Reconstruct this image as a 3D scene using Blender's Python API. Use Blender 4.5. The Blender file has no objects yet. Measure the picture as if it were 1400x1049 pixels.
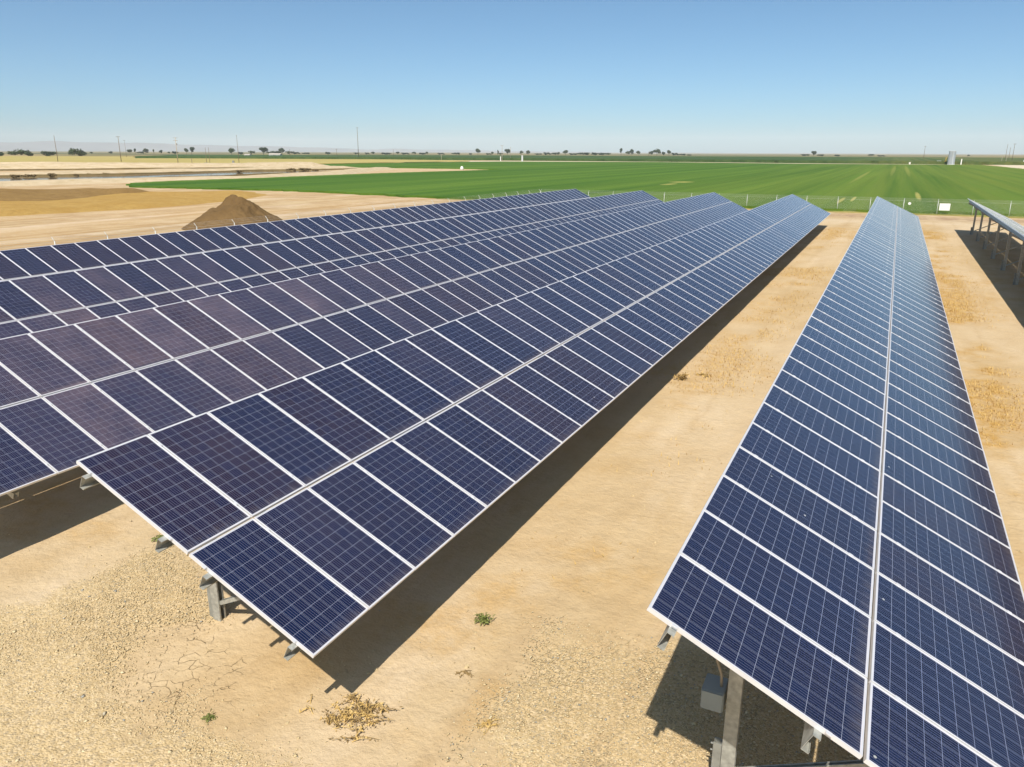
import bpy, bmesh, math, random
import numpy as np
from mathutils import Vector, Matrix

random.seed(7)
rng = np.random.default_rng(11)
SC = bpy.context.scene
COL = SC.collection

# ------------------------------------------------------------------ camera, sky, sun, exposure
HC = 6.33                                  # camera height over the ground (m)
F_PX, PITCH, YAW, ROLL = 1053.47, 0.29145, 0.44948, 0.00345
cy, sy, cp, sp = math.cos(YAW), math.sin(YAW), math.cos(PITCH), math.sin(PITCH)
FW = Vector((-sy * cp, cy * cp, -sp)); RT0 = Vector((cy, sy, 0)); UP0 = RT0.cross(FW)
RT = RT0 * math.cos(ROLL) + UP0 * math.sin(ROLL); UP = UP0 * math.cos(ROLL) - RT0 * math.sin(ROLL)
cam = bpy.data.cameras.new("camera"); cam_o = bpy.data.objects.new("camera", cam); COL.objects.link(cam_o)
M3 = Matrix((RT, UP, -FW)).transposed()
cam_o.matrix_world = Matrix.Translation((0, 0, HC)) @ M3.to_4x4()
cam.sensor_width = 36.0; cam.sensor_fit = 'HORIZONTAL'; cam.lens = 36.0 * F_PX / 1400.0
cam.clip_start = 0.1; cam.clip_end = 60000
SC.camera = cam_o

SUN = Vector((0.17, -0.745, 1.0)).normalized()
SUN_EL = math.asin(SUN.z); SUN_AZ = math.atan2(SUN.x, SUN.y)      # clockwise from +Y
world = bpy.data.worlds.new("World"); SC.world = world; world.use_nodes = True
wt = world.node_tree; wt.nodes.clear()
sky = wt.nodes.new('ShaderNodeTexSky'); sky.sky_type = 'NISHITA'; sky.sun_disc = False
sky.sun_elevation = SUN_EL; sky.sun_rotation = SUN_AZ
sky.altitude = 0; sky.air_density = 0.58; sky.dust_density = 0.9; sky.ozone_density = 6.0
bg = wt.nodes.new('ShaderNodeBackground'); bg.inputs[1].default_value = 0.116
wo = wt.nodes.new('ShaderNodeOutputWorld')
tint = wt.nodes.new('ShaderNodeMix'); tint.data_type = 'RGBA'; tint.blend_type = 'MULTIPLY'; tint.inputs[0].default_value = 1.0
tint.inputs[7].default_value = (0.84, 1.05, 0.97, 1.0)
wt.links.new(sky.outputs[0], tint.inputs[6]); wt.links.new(tint.outputs[2], bg.inputs[0]); wt.links.new(bg.outputs[0], wo.inputs[0])
sl = bpy.data.lights.new("sun", 'SUN'); sl.energy = 4.8; sl.angle = math.radians(0.53); sl.color = (1.0, 0.94, 0.84)
so = bpy.data.objects.new("sun", sl); COL.objects.link(so)
so.rotation_euler = (-SUN).to_track_quat('-Z', 'Y').to_euler()
SC.view_settings.view_transform = 'Standard'; SC.view_settings.look = 'None'
SC.view_settings.exposure = 0.22; SC.view_settings.gamma = 1.0; SC.view_settings.use_curve_mapping = False
SC.cycles.max_bounces = 6; SC.cycles.diffuse_bounces = 3; SC.cycles.glossy_bounces = 3
SC.cycles.transparent_max_bounces = 12; SC.cycles.volume_bounces = 1

# ------------------------------------------------------------------ helpers
def at(x, y, z=0.0, off=None):
    """point of the plane Z=z that the photo (1400x1049) shows at pixel x, y"""
    d = FW + RT * ((x - 700) / F_PX) - UP * ((y - 524.5) / F_PX)
    t = (z - HC) / d.z
    return Vector((d.x * t, d.y * t, z))

def col4(c): return (c[0], c[1], c[2], 1.0)

class NT:
    """small wrapper to write node trees"""
    def __init__(self, name):
        self.m = bpy.data.materials.new(name); self.m.use_nodes = True
        self.t = self.m.node_tree; self.t.nodes.clear()
        self.out = self.t.nodes.new('ShaderNodeOutputMaterial')
        self.bs = self.t.nodes.new('ShaderNodeBsdfPrincipled')
        self.t.links.new(self.bs.outputs[0], self.out.inputs[0])
    def n(self, typ, **kw):
        nd = self.t.nodes.new(typ)
        for k, v in kw.items(): setattr(nd, k, v)
        return nd
    def put(self, sock, v):
        if hasattr(v, 'is_output'): self.t.links.new(v, sock)
        elif isinstance(v, (tuple, list)) and sock.type == 'RGBA' and len(v) == 3: sock.default_value = col4(v)
        else: sock.default_value = v
    def math(self, op, a, b=0.0, c=0.0, clamp=False):
        nd = self.n('ShaderNodeMath', operation=op, use_clamp=clamp)
        self.put(nd.inputs[0], a); self.put(nd.inputs[1], b); self.put(nd.inputs[2], c)
        return nd.outputs[0]
    def mix(self, f, a, b, mode='MIX'):
        nd = self.n('ShaderNodeMix', data_type='RGBA', blend_type=mode)
        self.put(nd.inputs[0], f); self.put(nd.inputs[6], a); self.put(nd.inputs[7], b)
        return nd.outputs[2]
    def pos(self): return self.n('ShaderNodeNewGeometry').outputs['Position']
    def obj(self): return self.n('ShaderNodeTexCoord').outputs['Object']
    def scale(self, v, s):
        nd = self.n('ShaderNodeVectorMath', operation='MULTIPLY'); self.put(nd.inputs[0], v); nd.inputs[1].default_value = s
        return nd.outputs[0]
    def noise(self, v, s, d=4.0, r=0.55, dist=0.0):
        nd = self.n('ShaderNodeTexNoise'); self.put(nd.inputs['Vector'], v)
        nd.inputs['Scale'].default_value = s; nd.inputs['Detail'].default_value = d
        nd.inputs['Roughness'].default_value = r; nd.inputs['Distortion'].default_value = dist
        return nd.outputs[0]
    def vor(self, v, s, feature='F1'):
        nd = self.n('ShaderNodeTexVoronoi', feature=feature); self.put(nd.inputs['Vector'], v)
        nd.inputs['Scale'].default_value = s
        return nd
    def ramp(self, f, a, b, lo=0.0, hi=1.0):
        nd = self.n('ShaderNodeMapRange', clamp=True); self.put(nd.inputs[0], f)
        nd.inputs[1].default_value = a; nd.inputs[2].default_value = b; nd.inputs[3].default_value = lo; nd.inputs[4].default_value = hi
        return nd.outputs[0]
    def attr(self, name): return self.n('ShaderNodeAttribute', attribute_name=name).outputs['Fac']
    def bump(self, h, strength, dist):
        nd = self.n('ShaderNodeBump'); self.put(nd.inputs['Height'], h)
        nd.inputs['Strength'].default_value = strength; nd.inputs['Distance'].default_value = dist
        self.t.links.new(nd.outputs[0], self.bs.inputs['Normal'])
    def set(self, **kw):
        for k, v in kw.items(): self.put(self.bs.inputs[k.replace('_', ' ')], v)
        return self.m

def plain(name, c, rough=0.7, metal=0.0, var=0.15, scale=6.0):
    t = NT(name); p = t.obj()
    f = t.noise(p, scale, 5)
    k = t.mix(t.ramp(f, .3, .7), [x * (1 - var) for x in c], [min(1, x * (1 + var)) for x in c])
    return t.set(Base_Color=k, Roughness=rough, Metallic=metal)

def tag(o, label, cat, group=None, kind=None):
    o['label'] = label; o['category'] = cat
    if group: o['group'] = group
    if kind: o['kind'] = kind
    return o

def link(name, me, parent=None):
    o = bpy.data.objects.new(name, me); COL.objects.link(o)
    if parent is not None: o.parent = parent
    return o

def empty(name, loc, rz=0.0):
    o = bpy.data.objects.new(name, None); COL.objects.link(o); o.location = loc; o.rotation_euler = (0, 0, rz)
    o.empty_display_size = 0.2
    return o

def copy_tree(o, parent=None):
    c = o.copy(); COL.objects.link(c)
    if parent is not None: c.parent = parent
    for ch in list(o.children): copy_tree(ch, c)
    return c

class MB:
    """collects boxes, bars, tubes and builds ONE mesh"""
    def __init__(self): self.v = []; self.f = []
    def add(self, vs, fs):
        b = len(self.v); self.v += [tuple(p) for p in vs]; self.f += [tuple(i + b for i in q) for q in fs]
    def frame_box(self, c, ax, ay, az):
        """box with centre c and half axes"""
        c, ax, ay, az = Vector(c), Vector(ax), Vector(ay), Vector(az)
        vs = [c + ax * i + ay * j + az * k for k in (-1, 1) for j in (-1, 1) for i in (-1, 1)]
        fs = [(0, 2, 3, 1), (4, 5, 7, 6), (0, 1, 5, 4), (2, 6, 7, 3), (0, 4, 6, 2), (1, 3, 7, 5)]
        self.add(vs, fs)
    def box(self, x0, x1, y0, y1, z0, z1):
        self.frame_box(((x0 + x1) / 2, (y0 + y1) / 2, (z0 + z1) / 2), ((x1 - x0) / 2, 0, 0), (0, (y1 - y0) / 2, 0), (0, 0, (z1 - z0) / 2))
    def tube(self, pts, r, n=8, r2=None):
        pts = [Vector(p) for p in pts]; m = len(pts); r2 = r if r2 is None else r2
        b = len(self.v); prev = None
        for i, p in enumerate(pts):
            d = (pts[min(i + 1, m - 1)] - pts[max(i - 1, 0)]).normalized()
            a = Vector((0, 0, 1)) if abs(d.z) < .9 else Vector((1, 0, 0))
            u = d.cross(a).normalized(); w = d.cross(u)
            rr = r + (r2 - r) * i / max(1, m - 1)
            for k in range(n):
                t = 2 * math.pi * k / n
                self.v.append(tuple(p + u * (rr * math.cos(t)) + w * (rr * math.sin(t))))
        for i in range(m - 1):
            for k in range(n):
                self.f.append((b + i * n + k, b + i * n + (k + 1) % n, b + (i + 1) * n + (k + 1) % n, b + (i + 1) * n + k))
        self.f.append(tuple(b + k for k in range(n))[::-1]); self.f.append(tuple(b + (m - 1) * n + k for k in range(n)))
    def sweep(self, prof, a, b, u, w):
        """open thin-walled profile (list of 2-D points along u, w) extruded from a to b, with end caps left as sheet ends"""
        a, b, u, w = Vector(a), Vector(b), Vector(u), Vector(w)
        vs = [a + u * p[0] + w * p[1] for p in prof] + [b + u * p[0] + w * p[1] for p in prof]
        n = len(prof)
        fs = [(i, (i + 1) % n, n + (i + 1) % n, n + i) for i in range(n)]
        fs += [tuple(range(n))[::-1], tuple(range(n, 2 * n))]
        self.add(vs, fs)
    def mesh(self, name, mats, smooth=False):
        me = bpy.data.meshes.new(name); me.from_pydata(self.v, [], self.f); me.update()
        for m in (mats if isinstance(mats, (list, tuple)) else [mats]): me.materials.append(m)
        bm = bmesh.new(); bm.from_mesh(me); bmesh.ops.recalc_face_normals(bm, faces=bm.faces); bm.to_mesh(me); bm.free()
        if smooth: me.shade_smooth()
        return me
    def build(self, name, mats, parent=None, smooth=False):
        return link(name, self.mesh(name, mats, smooth), parent)

def cee(h, w, t=0.006, lip=0.018):
    """closed outline of a lipped channel: web along w-axis (height h), flanges along u (width w)"""
    return [(0, 0), (w, 0), (w, lip), (w - t, lip), (w - t, t), (t, t), (t, h - t), (w - t, h - t), (w - t, h - lip), (w, h - lip), (w, h), (0, h)]

# numpy value noise
_P = rng.random((256, 256))
def vnoise(x, y):
    xi = np.floor(x).astype(int); yi = np.floor(y).astype(int); fx = x - xi; fy = y - yi
    fx = fx * fx * (3 - 2 * fx); fy = fy * fy * (3 - 2 * fy)
    g = lambda i, j: _P[i & 255, j & 255]
    return (g(xi, yi) * (1 - fx) + g(xi + 1, yi) * fx) * (1 - fy) + (g(xi, yi + 1) * (1 - fx) + g(xi + 1, yi + 1) * fx) * fy
def fbm(x, y, s, o=4):
    r = 0; a = .5
    for i in range(o):
        r = r + a * vnoise(x * s + 17.3 * i, y * s + 5.1 * i); a *= .5; s *= 2.03
    return r / (1 - .5 ** o)
def in_poly(X, Y, poly):
    r = np.zeros(X.shape, bool); n = len(poly)
    for i in range(n):
        x0, y0 = poly[i]; x1, y1 = poly[(i + 1) % n]
        if y0 == y1: continue
        c = ((y0 > Y) != (y1 > Y)) & (X < (x1 - x0) * (Y - y0) / (y1 - y0) + x0)
        r ^= c
    return r
def poly_dist(X, Y, poly):
    """signed distance, positive inside"""
    d = np.full(X.shape, 1e9); n = len(poly)
    for i in range(n):
        x0, y0 = poly[i]; x1, y1 = poly[(i + 1) % n]
        dx, dy = x1 - x0, y1 - y0; L2 = dx * dx + dy * dy + 1e-9
        t = np.clip(((X - x0) * dx + (Y - y0) * dy) / L2, 0, 1)
        d = np.minimum(d, np.hypot(X - x0 - t * dx, Y - y0 - t * dy))
    return np.where(in_poly(X, Y, poly), d, -d)
def sstep(x, a, b):
    t = np.clip((x - a) / (b - a), 0, 1); return t * t * (3 - 2 * t)
def W(pts): return [tuple(at(x, y)[:2]) for x, y in pts]

# ------------------------------------------------------------------ array geometry
TH = 0.44309; CT, ST = math.cos(TH), math.sin(TH)
GAP, ML, PITCH_R = 0.02915, 1.88943, 1.012
MW = 0.990                                        # module width along the row
ZA = HC - 4.37296                                 # height of the module plane over the row axis
Y0 = 5.456; NCOL = 70
AX = {'R': 0.337, 'M': -6.704, 'A': -13.80, 'B': -20.85, 'C': -27.9, 'D': 7.24}
SL = Vector((CT, 0, -ST)); NR = Vector((ST, 0, CT))      # down-slope direction, module normal

# ------------------------------------------------------------------ ground
gravel_polys = [
    W([(-160, 900), (0, 845), (60, 827), (105, 786), (168, 758), (232, 738), (275, 780), (300, 830), (270, 851), (225, 875), (196, 905), (166, 944),
       (208, 968), (255, 978), (285, 998), (330, 1019), (386, 1042), (440, 1090), (300, 1300), (-300, 1300)]),
    W([(610, 1120), (629, 1049), (651, 990), (688, 938), (718, 888), (762, 862), (814, 872), (870, 888), (925, 882), (1010, 900), (1200, 1000),
       (1500, 1100), (1500, 1400), (620, 1400)])]
crack_poly = W([(285, 850), (340, 872), (352, 900), (330, 940), (290, 968), (240, 962), (182, 938), (200, 900), (240, 866)])

xs = np.unique(np.concatenate([[-16000, -8000, -4000, -2000, -1200, -800, -500, -350], np.arange(-250, -40, 3.0), np.arange(-40, -12, .5), np.arange(-12, 4, .07),
                               np.arange(4, 12, .25), np.arange(12, 60, 3.0), [80, 120, 200, 350, 600, 1000, 2000, 4000, 8000, 16000]]))
ys = np.unique(np.concatenate([[-16000, -4000, -1000, -200, -50, -20, -8, -3, -1, 0.5], np.arange(1.5, 13, .07), np.arange(13, 30, .2), np.arange(30, 120, .6), np.arange(120, 340, 4.0),
                               [360, 420, 500, 600, 750, 1000, 1400, 2000, 3000, 5000, 9000, 16000]]))
GX, GY = np.meshgrid(xs, ys, indexing='xy')
gx, gy = GX.ravel(), GY.ravel()
near = (np.abs(gx) < 260) & (gy > -60) & (gy < 300)
g_gravel = np.zeros(gx.size); g_crack = np.zeros(gx.size); g_weed = np.zeros(gx.size); g_pale = np.zeros(gx.size)
zx = near & (gx > -16) & (gx < 6) & (gy < 16) & (gy > 1)
for poly in gravel_polys:
    d = poly_dist(gx[zx], gy[zx], poly) + (fbm(gx[zx], gy[zx], 1.3) - .5) * 1.1
    g_gravel[zx] = np.maximum(g_gravel[zx], sstep(d, -.22, .3))
d = poly_dist(gx[zx], gy[zx], crack_poly) + (fbm(gx[zx], gy[zx], 1.1) - .5) * 1.0
g_crack[zx] = sstep(d, -.2, .3)
n1 = fbm(gx, gy, .22); n2 = fbm(gx + 90, gy, .9); n3 = fbm(gx * 1.0, gy * .25, .35)
# dry golden growth beside the shaded strips
for xc, w, k in ((AX['M'] + 2.4, .9, .75), (AX['R'] + 2.5, .95, 1.7), (AX['R'] - 2.0, .5, .2)):
    g_weed = np.maximum(g_weed, .75 * k * np.exp(-((gx - xc) / w) ** 2) * sstep(gy, 9, 22) * sstep(n1 * .6 + n2 * .4, .40, .56) * sstep(gy, 88, 76))
g_weed = np.maximum(g_weed, .55 * sstep(n1, .55, .72) * sstep(n2, .4, .6) * near)
yard = sstep(gx, -36, -44) * near
g_weed = np.maximum(g_weed, yard * sstep(n3, .45, .65) * .5)
g_pale = np.clip(sstep(n3, .42, .66) * (.5 + .5 * yard), 0, 1) * near
# road along the far fence
rd = np.exp(-((gy - 83.5) / 2.6) ** 2) * (gx > -60)
g_pale = np.maximum(g_pale, rd * .9)
brown = np.exp(-((gy - 91.0) / 3.2) ** 2) * (gx > -45) * (gx < 80)
gz = np.zeros(gx.size)
gz += near * (gx > -38) * (gy < 92) * ((fbm(gx, gy, .5) - .5) * .05 + (fbm(gx, gy, 2.5, 3) - .5) * .025)
# wheel ruts along the aisles
for xc in (AX['M'] + 2.95, AX['M'] + 4.45):
    gz -= near * .018 * np.exp(-((gx - xc - .25 * np.sin(gy * .11)) / .13) ** 2) * sstep(fbm(gx, gy, .4), .3, .55)
g_rut = np.zeros(gx.size)
for xc in (AX['M'] + 2.75, AX['M'] + 4.35, AX['R'] + 3.0, AX['R'] + 4.6):
    g_rut = np.maximum(g_rut, np.exp(-((gx - xc - .3 * np.sin(gy * .09)) / .11) ** 2) * sstep(fbm(gx, gy, .25), .3, .5) * near * (gy < 95))
me = bpy.data.meshes.new("ground")
nx, ny = len(xs), len(ys)
me.vertices.add(nx * ny); me.vertices.foreach_set('co', np.stack([gx, gy, gz], 1).astype(np.float32).ravel())
ii, jj = np.meshgrid(np.arange(nx - 1), np.arange(ny - 1), indexing='xy'); b = (jj * nx + ii).ravel()
quads = np.stack([b, b + 1, b + nx + 1, b + nx], 1).astype(np.int32)
me.loops.add(quads.size); me.loops.foreach_set('vertex_index', quads.ravel())
me.polygons.add(len(quads)); me.polygons.foreach_set('loop_start', np.arange(0, quads.size, 4, dtype=np.int32))
me.update(calc_edges=True); me.validate()
for nm, arr in (('gravel', g_gravel), ('crack', g_crack), ('weed', np.clip(g_weed, 0, 1)), ('pale', g_pale), ('brown', brown), ('rut', g_rut)):
    a = me.attributes.new(nm, 'FLOAT', 'POINT'); a.data.foreach_set('value', arr.astype(np.float32))
me.shade_smooth()

t = NT("dry_ground"); P = t.pos()
big = t.noise(P, .07, 6, .6); mid = t.noise(P, .7, 6, .6); fine = t.noise(P, 9, 6, .65)
streak = t.noise(t.scale(P, (1.6, .12, 1)), 1.0, 6, .6, .3)
c = t.mix(t.ramp(big, .35, .65), (.575, .45, .265), (.635, .515, .325))
mid2 = t.noise(t.scale(P, (1, .45, 1)), .42, 7, .68, .4)
c = t.mix(t.math('MULTIPLY', t.ramp(mid, .45, .68), .6), c, (.49, .365, .195))
c = t.mix(t.math('MULTIPLY', t.ramp(mid2, .5, .64), .7), c, (.68, .565, .39))
c = t.mix(t.math('MULTIPLY', t.ramp(mid2, .46, .36), .5), c, (.49, .355, .18))
c = t.mix(t.math('MULTIPLY', t.ramp(streak, .45, .7), .45), c, (.49, .365, .205))
c = t.mix(t.math('MULTIPLY', t.attr('pale'), .75), c, (.68, .58, .42))
sx = t.n('ShaderNodeSeparateXYZ'); t.put(sx.inputs[0], P)
yd = t.math('MULTIPLY', t.ramp(sx.outputs[0], -37, -46), t.ramp(sx.outputs[1], 260, 200))
ys1 = t.noise(t.scale(P, (.55, .045, 1)), 1.0, 7, .7, .5); ys2 = t.noise(t.scale(P, (.22, .03, 1)), 1.0, 6, .65, .6)
c = t.mix(t.math('MULTIPLY', yd, t.math('MULTIPLY', t.ramp(ys1, .46, .6), .85)), c, (.42, .28, .135))
c = t.mix(t.math('MULTIPLY', yd, t.math('MULTIPLY', t.ramp(ys2, .5, .62), .85)), c, (.70, .59, .44))
wd = t.math('MULTIPLY', t.attr('weed'), t.ramp(t.noise(P, 2.3, 7, .72), .3, .6))
c = t.mix(wd, c, t.mix(t.ramp(t.noise(P, 14, 4, .7), .3, .7), (.60, .37, .105), (.40, .25, .075)))
c = t.mix(t.math('MULTIPLY', t.attr('brown'), t.ramp(mid, .3, .6)), c, (.36, .25, .16))
# far plain: mosaic of dry and green fields
sep = t.n('ShaderNodeSeparateXYZ'); t.put(sep.inputs[0], P)
far = t.ramp(sep.outputs[1], 560, 700)
mos = t.noise(t.scale(P, (.0009, .004, 1)), 1.0, 3, .5)
farc = t.mix(t.ramp(mos, .47, .53), (.07, .105, .04), (.33, .27, .13))
c = t.mix(far, c, farc)
v = t.vor(P, 34.0); vr = t.n('ShaderNodeSeparateColor'); t.put(vr.inputs[0], v.outputs['Color'])
pc = t.mix(t.ramp(vr.outputs[0], .0, .5), (.53, .415, .225), (.65, .52, .30))
pc = t.mix(t.ramp(vr.outputs[0], .62, 1.0), pc, (.72, .60, .39))
pc = t.mix(t.math('MULTIPLY', t.ramp(vr.outputs[1], .8, .84), .6), pc, (.34, .29, .20))
gm = t.math('MULTIPLY', t.attr('gravel'), t.ramp(t.math('ADD', vr.outputs[2], t.attr('gravel')), .75, .95))
c = t.mix(gm, c, pc)
c = t.mix(t.ramp(fine, .3, .75, .0, .25), c, (.45, .33, .18), 'MIX')
c = t.mix(t.math('MULTIPLY', t.ramp(t.noise(P, 38, 3, .7), .58, .72), .35), c, (.36, .26, .14))
vc = t.vor(t.n('ShaderNodeVectorMath', operation='ADD').outputs[0], 5.2, 'DISTANCE_TO_EDGE')
va = [n for n in t.t.nodes if n.type == 'VECT_MATH' and n.operation == 'ADD'][0]
t.put(va.inputs[0], P); nz = t.n('ShaderNodeTexNoise'); t.put(nz.inputs['Vector'], P); nz.inputs['Scale'].default_value = 5.0
t.put(va.inputs[1], t.scale(nz.outputs['Color'], (.16, .16, 0)))
ck = t.math('MULTIPLY', t.attr('crack'), t.math('MULTIPLY', t.ramp(vc.outputs['Distance'], .030, .008), t.ramp(t.noise(P, 4.2, 3, .6), .46, .56)))
c = t.mix(t.math('MULTIPLY', ck, .6), c, (.36, .26, .14))  # recess shade of the cracks, painted into the soil colour
h = t.math('ADD', t.math('MULTIPLY', fine, .02), t.math('MULTIPLY', t.math('MULTIPLY', t.ramp(v.outputs['Distance'], 0, .6, 1, 0), gm), .010))
h = t.math('SUBTRACT', h, t.math('MULTIPLY', ck, .02))
h = t.math('ADD', h, t.math('MULTIPLY', t.noise(P, 2.5, 7, .65), .06))
t.bump(h, .9, 1.0)
rt = t.math('MULTIPLY', t.attr('rut'), t.ramp(t.noise(t.scale(P, (6, 1.5, 1)), 1.5, 5, .7), .35, .65))
c = t.mix(t.math('MULTIPLY', rt, .5), c, (.47, .35, .20))
c = t.mix(t.math('MULTIPLY', yd, t.math('MULTIPLY', t.ramp(t.noise(P, .16, 8, .72), .48, .62), .6)), c, (.40, .27, .135))
c = t.mix(1.0, c, (.95, .89, .85), 'MULTIPLY')
t.set(Base_Color=c, Roughness=.95, Specular_IOR_Level=.15)
me.materials.append(t.m)
go = link("ground", me); go['kind'] = 'structure'

# loose stones of the two gravel spreads
def stones():
    pts = []
    for poly, (x0, x1, y0, y1) in ((gravel_polys[0], (-12.5, -3.0, 2.6, 10.0)), (gravel_polys[1], (-5.5, 3.2, 2.6, 9.0))):
        n = int((x1 - x0) * (y1 - y0) * 2000)
        X = rng.uniform(x0, x1, n); Y = rng.uniform(y0, y1, n)
        d = poly_dist(X, Y, poly) + (fbm(X, Y, 1.3) - .5) * 1.1
        k = rng.random(n) < sstep(d, -.45, .35) * .9 + .004
        pts.append(np.stack([X[k], Y[k]], 1))
    p = np.concatenate(pts); n = len(p)
    base = np.array([(1, 0, 0), (-1, 0, 0), (0, 1, 0), (0, -1, 0), (0, 0, 1), (0, 0, -1)], float)
    tri = np.array([(0, 2, 4), (2, 1, 4), (1, 3, 4), (3, 0, 4), (2, 0, 5), (1, 2, 5), (3, 1, 5), (0, 3, 5)])
    r = np.exp(rng.normal(math.log(.0082), .40, n))
    v = base[None] * (1 + rng.normal(0, .22, (n, 6, 1))) + rng.normal(0, .16, (n, 6, 3))
    v *= r[:, None, None] * np.stack([np.ones(n), rng.uniform(.6, 1, n), rng.uniform(.24, .48, n)], 1)[:, None]
    a = rng.uniform(0, 6.283, n); ca, sa = np.cos(a)[:, None], np.sin(a)[:, None]
    x = v[..., 0] * ca - v[..., 1] * sa; y = v[..., 0] * sa + v[..., 1] * ca
    v = np.stack([x + p[:, :1], y + p[:, 1:], v[..., 2] + (r * .30)[:, None] + .004], -1).reshape(-1, 3)
    f = (tri[None] + 6 * np.arange(n)[:, None, None]).reshape(-1, 3).astype(np.int32)
    me = bpy.data.meshes.new("gravel"); me.vertices.add(len(v)); me.vertices.foreach_set('co', v.astype(np.float32).ravel())
    me.loops.add(f.size); me.loops.foreach_set('vertex_index', f.ravel())
    me.polygons.add(len(f)); me.polygons.foreach_set('loop_start', np.arange(0, f.size, 3, dtype=np.int32))
    me.update(calc_edges=True)
    at_ = me.attributes.new('tone', 'FLOAT', 'POINT'); at_.data.foreach_set('value', np.repeat(rng.random(n), 6).astype(np.float32))
    t = NT("gravel_stone"); a = t.attr('tone')
    c = t.mix(t.ramp(a, 0, .55), (.55, .415, .225), (.64, .50, .285)); c = t.mix(t.ramp(a, .6, .95), c, (.70, .58, .37))
    c = t.mix(t.ramp(a, .955, .96), c, (.36, .34, .29))
    t.set(Base_Color=c, Roughness=.9, Specular_IOR_Level=.2)
    me.materials.append(t.m)
    o = link("gravel", me); tag(o, "pale sandy gravel spread over the bare foreground ground", "gravel", kind='stuff')
stones()

# ------------------------------------------------------------------ solar arrays
def module_material():
    t = NT("solar_cells")
    uvn = t.n('ShaderNodeUVMap', uv_map='UVMap'); s = t.n('ShaderNodeSeparateXYZ'); t.put(s.inputs[0], uvn.outputs[0])
    u, v = s.outputs[0], s.outputs[1]                       # metres: u along the row, v down the slope
    mu, mv = .0215, .0235
    cu = t.math('DIVIDE', t.math('SUBTRACT', u, mu), (MW - 2 * mu) / 6)
    cv = t.math('DIVIDE', t.math('SUBTRACT', v, mv), (ML - 2 * mv) / 12)
    fu, fv = t.math('FRACT', cu), t.math('FRACT', cv)
    eu = t.math('ABSOLUTE', t.math('SUBTRACT', fu, .5)); ev = t.math('ABSOLUTE', t.math('SUBTRACT', fv, .5))
    line = t.math('MAXIMUM', t.math('GREATER_THAN', eu, .5 - .0085), t.math('GREATER_THAN', ev, .5 - .0095))
    outs = t.math('MAXIMUM', t.math('GREATER_THAN', t.math('ABSOLUTE', t.math('SUBTRACT', u, MW / 2)), MW / 2 - mu),
                  t.math('GREATER_THAN', t.math('ABSOLUTE', t.math('SUBTRACT', v, ML / 2)), ML / 2 - mv))
    bb = t.math('ABSOLUTE', t.math('SUBTRACT', t.math('FRACT', t.math('MULTIPLY', fu, 5)), .5))
    bus = t.math('LESS_THAN', bb, .048)
    P = t.pos(); sp_ = t.n('ShaderNodeSeparateXYZ'); t.put(sp_.inputs[0], P)
    row = t.math('ROUND', t.math('DIVIDE', sp_.outputs[0], 7.05)); colk = t.math('FLOOR', t.math('DIVIDE', t.math('SUBTRACT', sp_.outputs[1], Y0 - .011), PITCH_R))
    half = t.math('GREATER_THAN', sp_.outputs[2], ZA + .04)
    def wn(a, b, c_):
        cv_ = t.n('ShaderNodeCombineXYZ'); t.put(cv_.inputs[0], a); t.put(cv_.inputs[1], b); t.put(cv_.inputs[2], c_)
        w = t.n('ShaderNodeTexWhiteNoise', noise_dimensions='3D'); t.put(w.inputs[0], cv_.outputs[0])
        sc = t.n('ShaderNodeSeparateColor'); t.put(sc.inputs[0], w.outputs[1]); return sc.outputs
    m = wn(row, colk, half)
    cell = wn(t.math('ADD', t.math('FLOOR', cu), t.math('MULTIPLY', colk, 6)), t.math('ADD', t.math('FLOOR', cv), t.math('MULTIPLY', half, 13)), row)
    c = t.mix(m[0], (.0055, .0135, .047), (.0080, .0120, .036))
    c = t.mix(t.math('MULTIPLY', t.math('GREATER_THAN', m[1], .72), .75), c, (.024, .0125, .022))  # random maroon modules: tone variation, with the maroon glare painted in
    c = t.mix(t.math('MULTIPLY', cell[0], .5), c, (.0055, .017, .062))
    c = t.mix(t.math('MULTIPLY', cell[1], .35), c, (.012, .0105, .026))
    grain = t.vor(t.scale(P, (1, 1, 1)), 110.0); gs = t.n('ShaderNodeSeparateColor'); t.put(gs.inputs[0], grain.outputs['Color'])
    c = t.mix(t.math('MULTIPLY', gs.outputs[0], .45), c, (.011, .024, .075))
    cellonly = t.math('MULTIPLY', bus, t.math('SUBTRACT', 1.0, t.math('MAXIMUM', line, outs)))
    c = t.mix(t.math('MULTIPLY', cellonly, .8), c, (.34, .29, .33))
    c = t.mix(line, c, (.40, .42, .52))
    c = t.mix(outs, c, (.62, .61, .66))
    # glare and moire of the near-left modules, painted into the cell colour
    dirt = t.noise(P, 1.7, 5, .6)  # uneven strength of the painted glare
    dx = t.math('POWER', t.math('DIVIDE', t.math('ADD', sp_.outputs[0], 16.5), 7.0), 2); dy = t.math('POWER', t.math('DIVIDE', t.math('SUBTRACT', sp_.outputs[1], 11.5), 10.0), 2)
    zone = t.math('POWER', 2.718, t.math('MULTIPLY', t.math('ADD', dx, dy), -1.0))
    glare = t.math('ADD', .006, t.math('MULTIPLY', zone, t.math('ADD', .02, t.math('MULTIPLY', t.math('POWER', m[2], 1.5), .15))))
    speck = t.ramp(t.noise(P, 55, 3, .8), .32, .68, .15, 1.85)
    c = t.mix(t.math('MULTIPLY', t.math('MULTIPLY', glare, speck), t.ramp(dirt, .3, .7, .6, 1.4)), c, (.62, .43, .43))
    low = t.math('MULTIPLY', t.ramp(v, ML - .16, ML - .02, 0, .16), t.ramp(t.noise(t.scale(P, (1, 9, 1)), 2.0, 4, .7), .35, .7))     # silt along the low edge
    c = t.mix(low, c, (.50, .40, .30))
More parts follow.
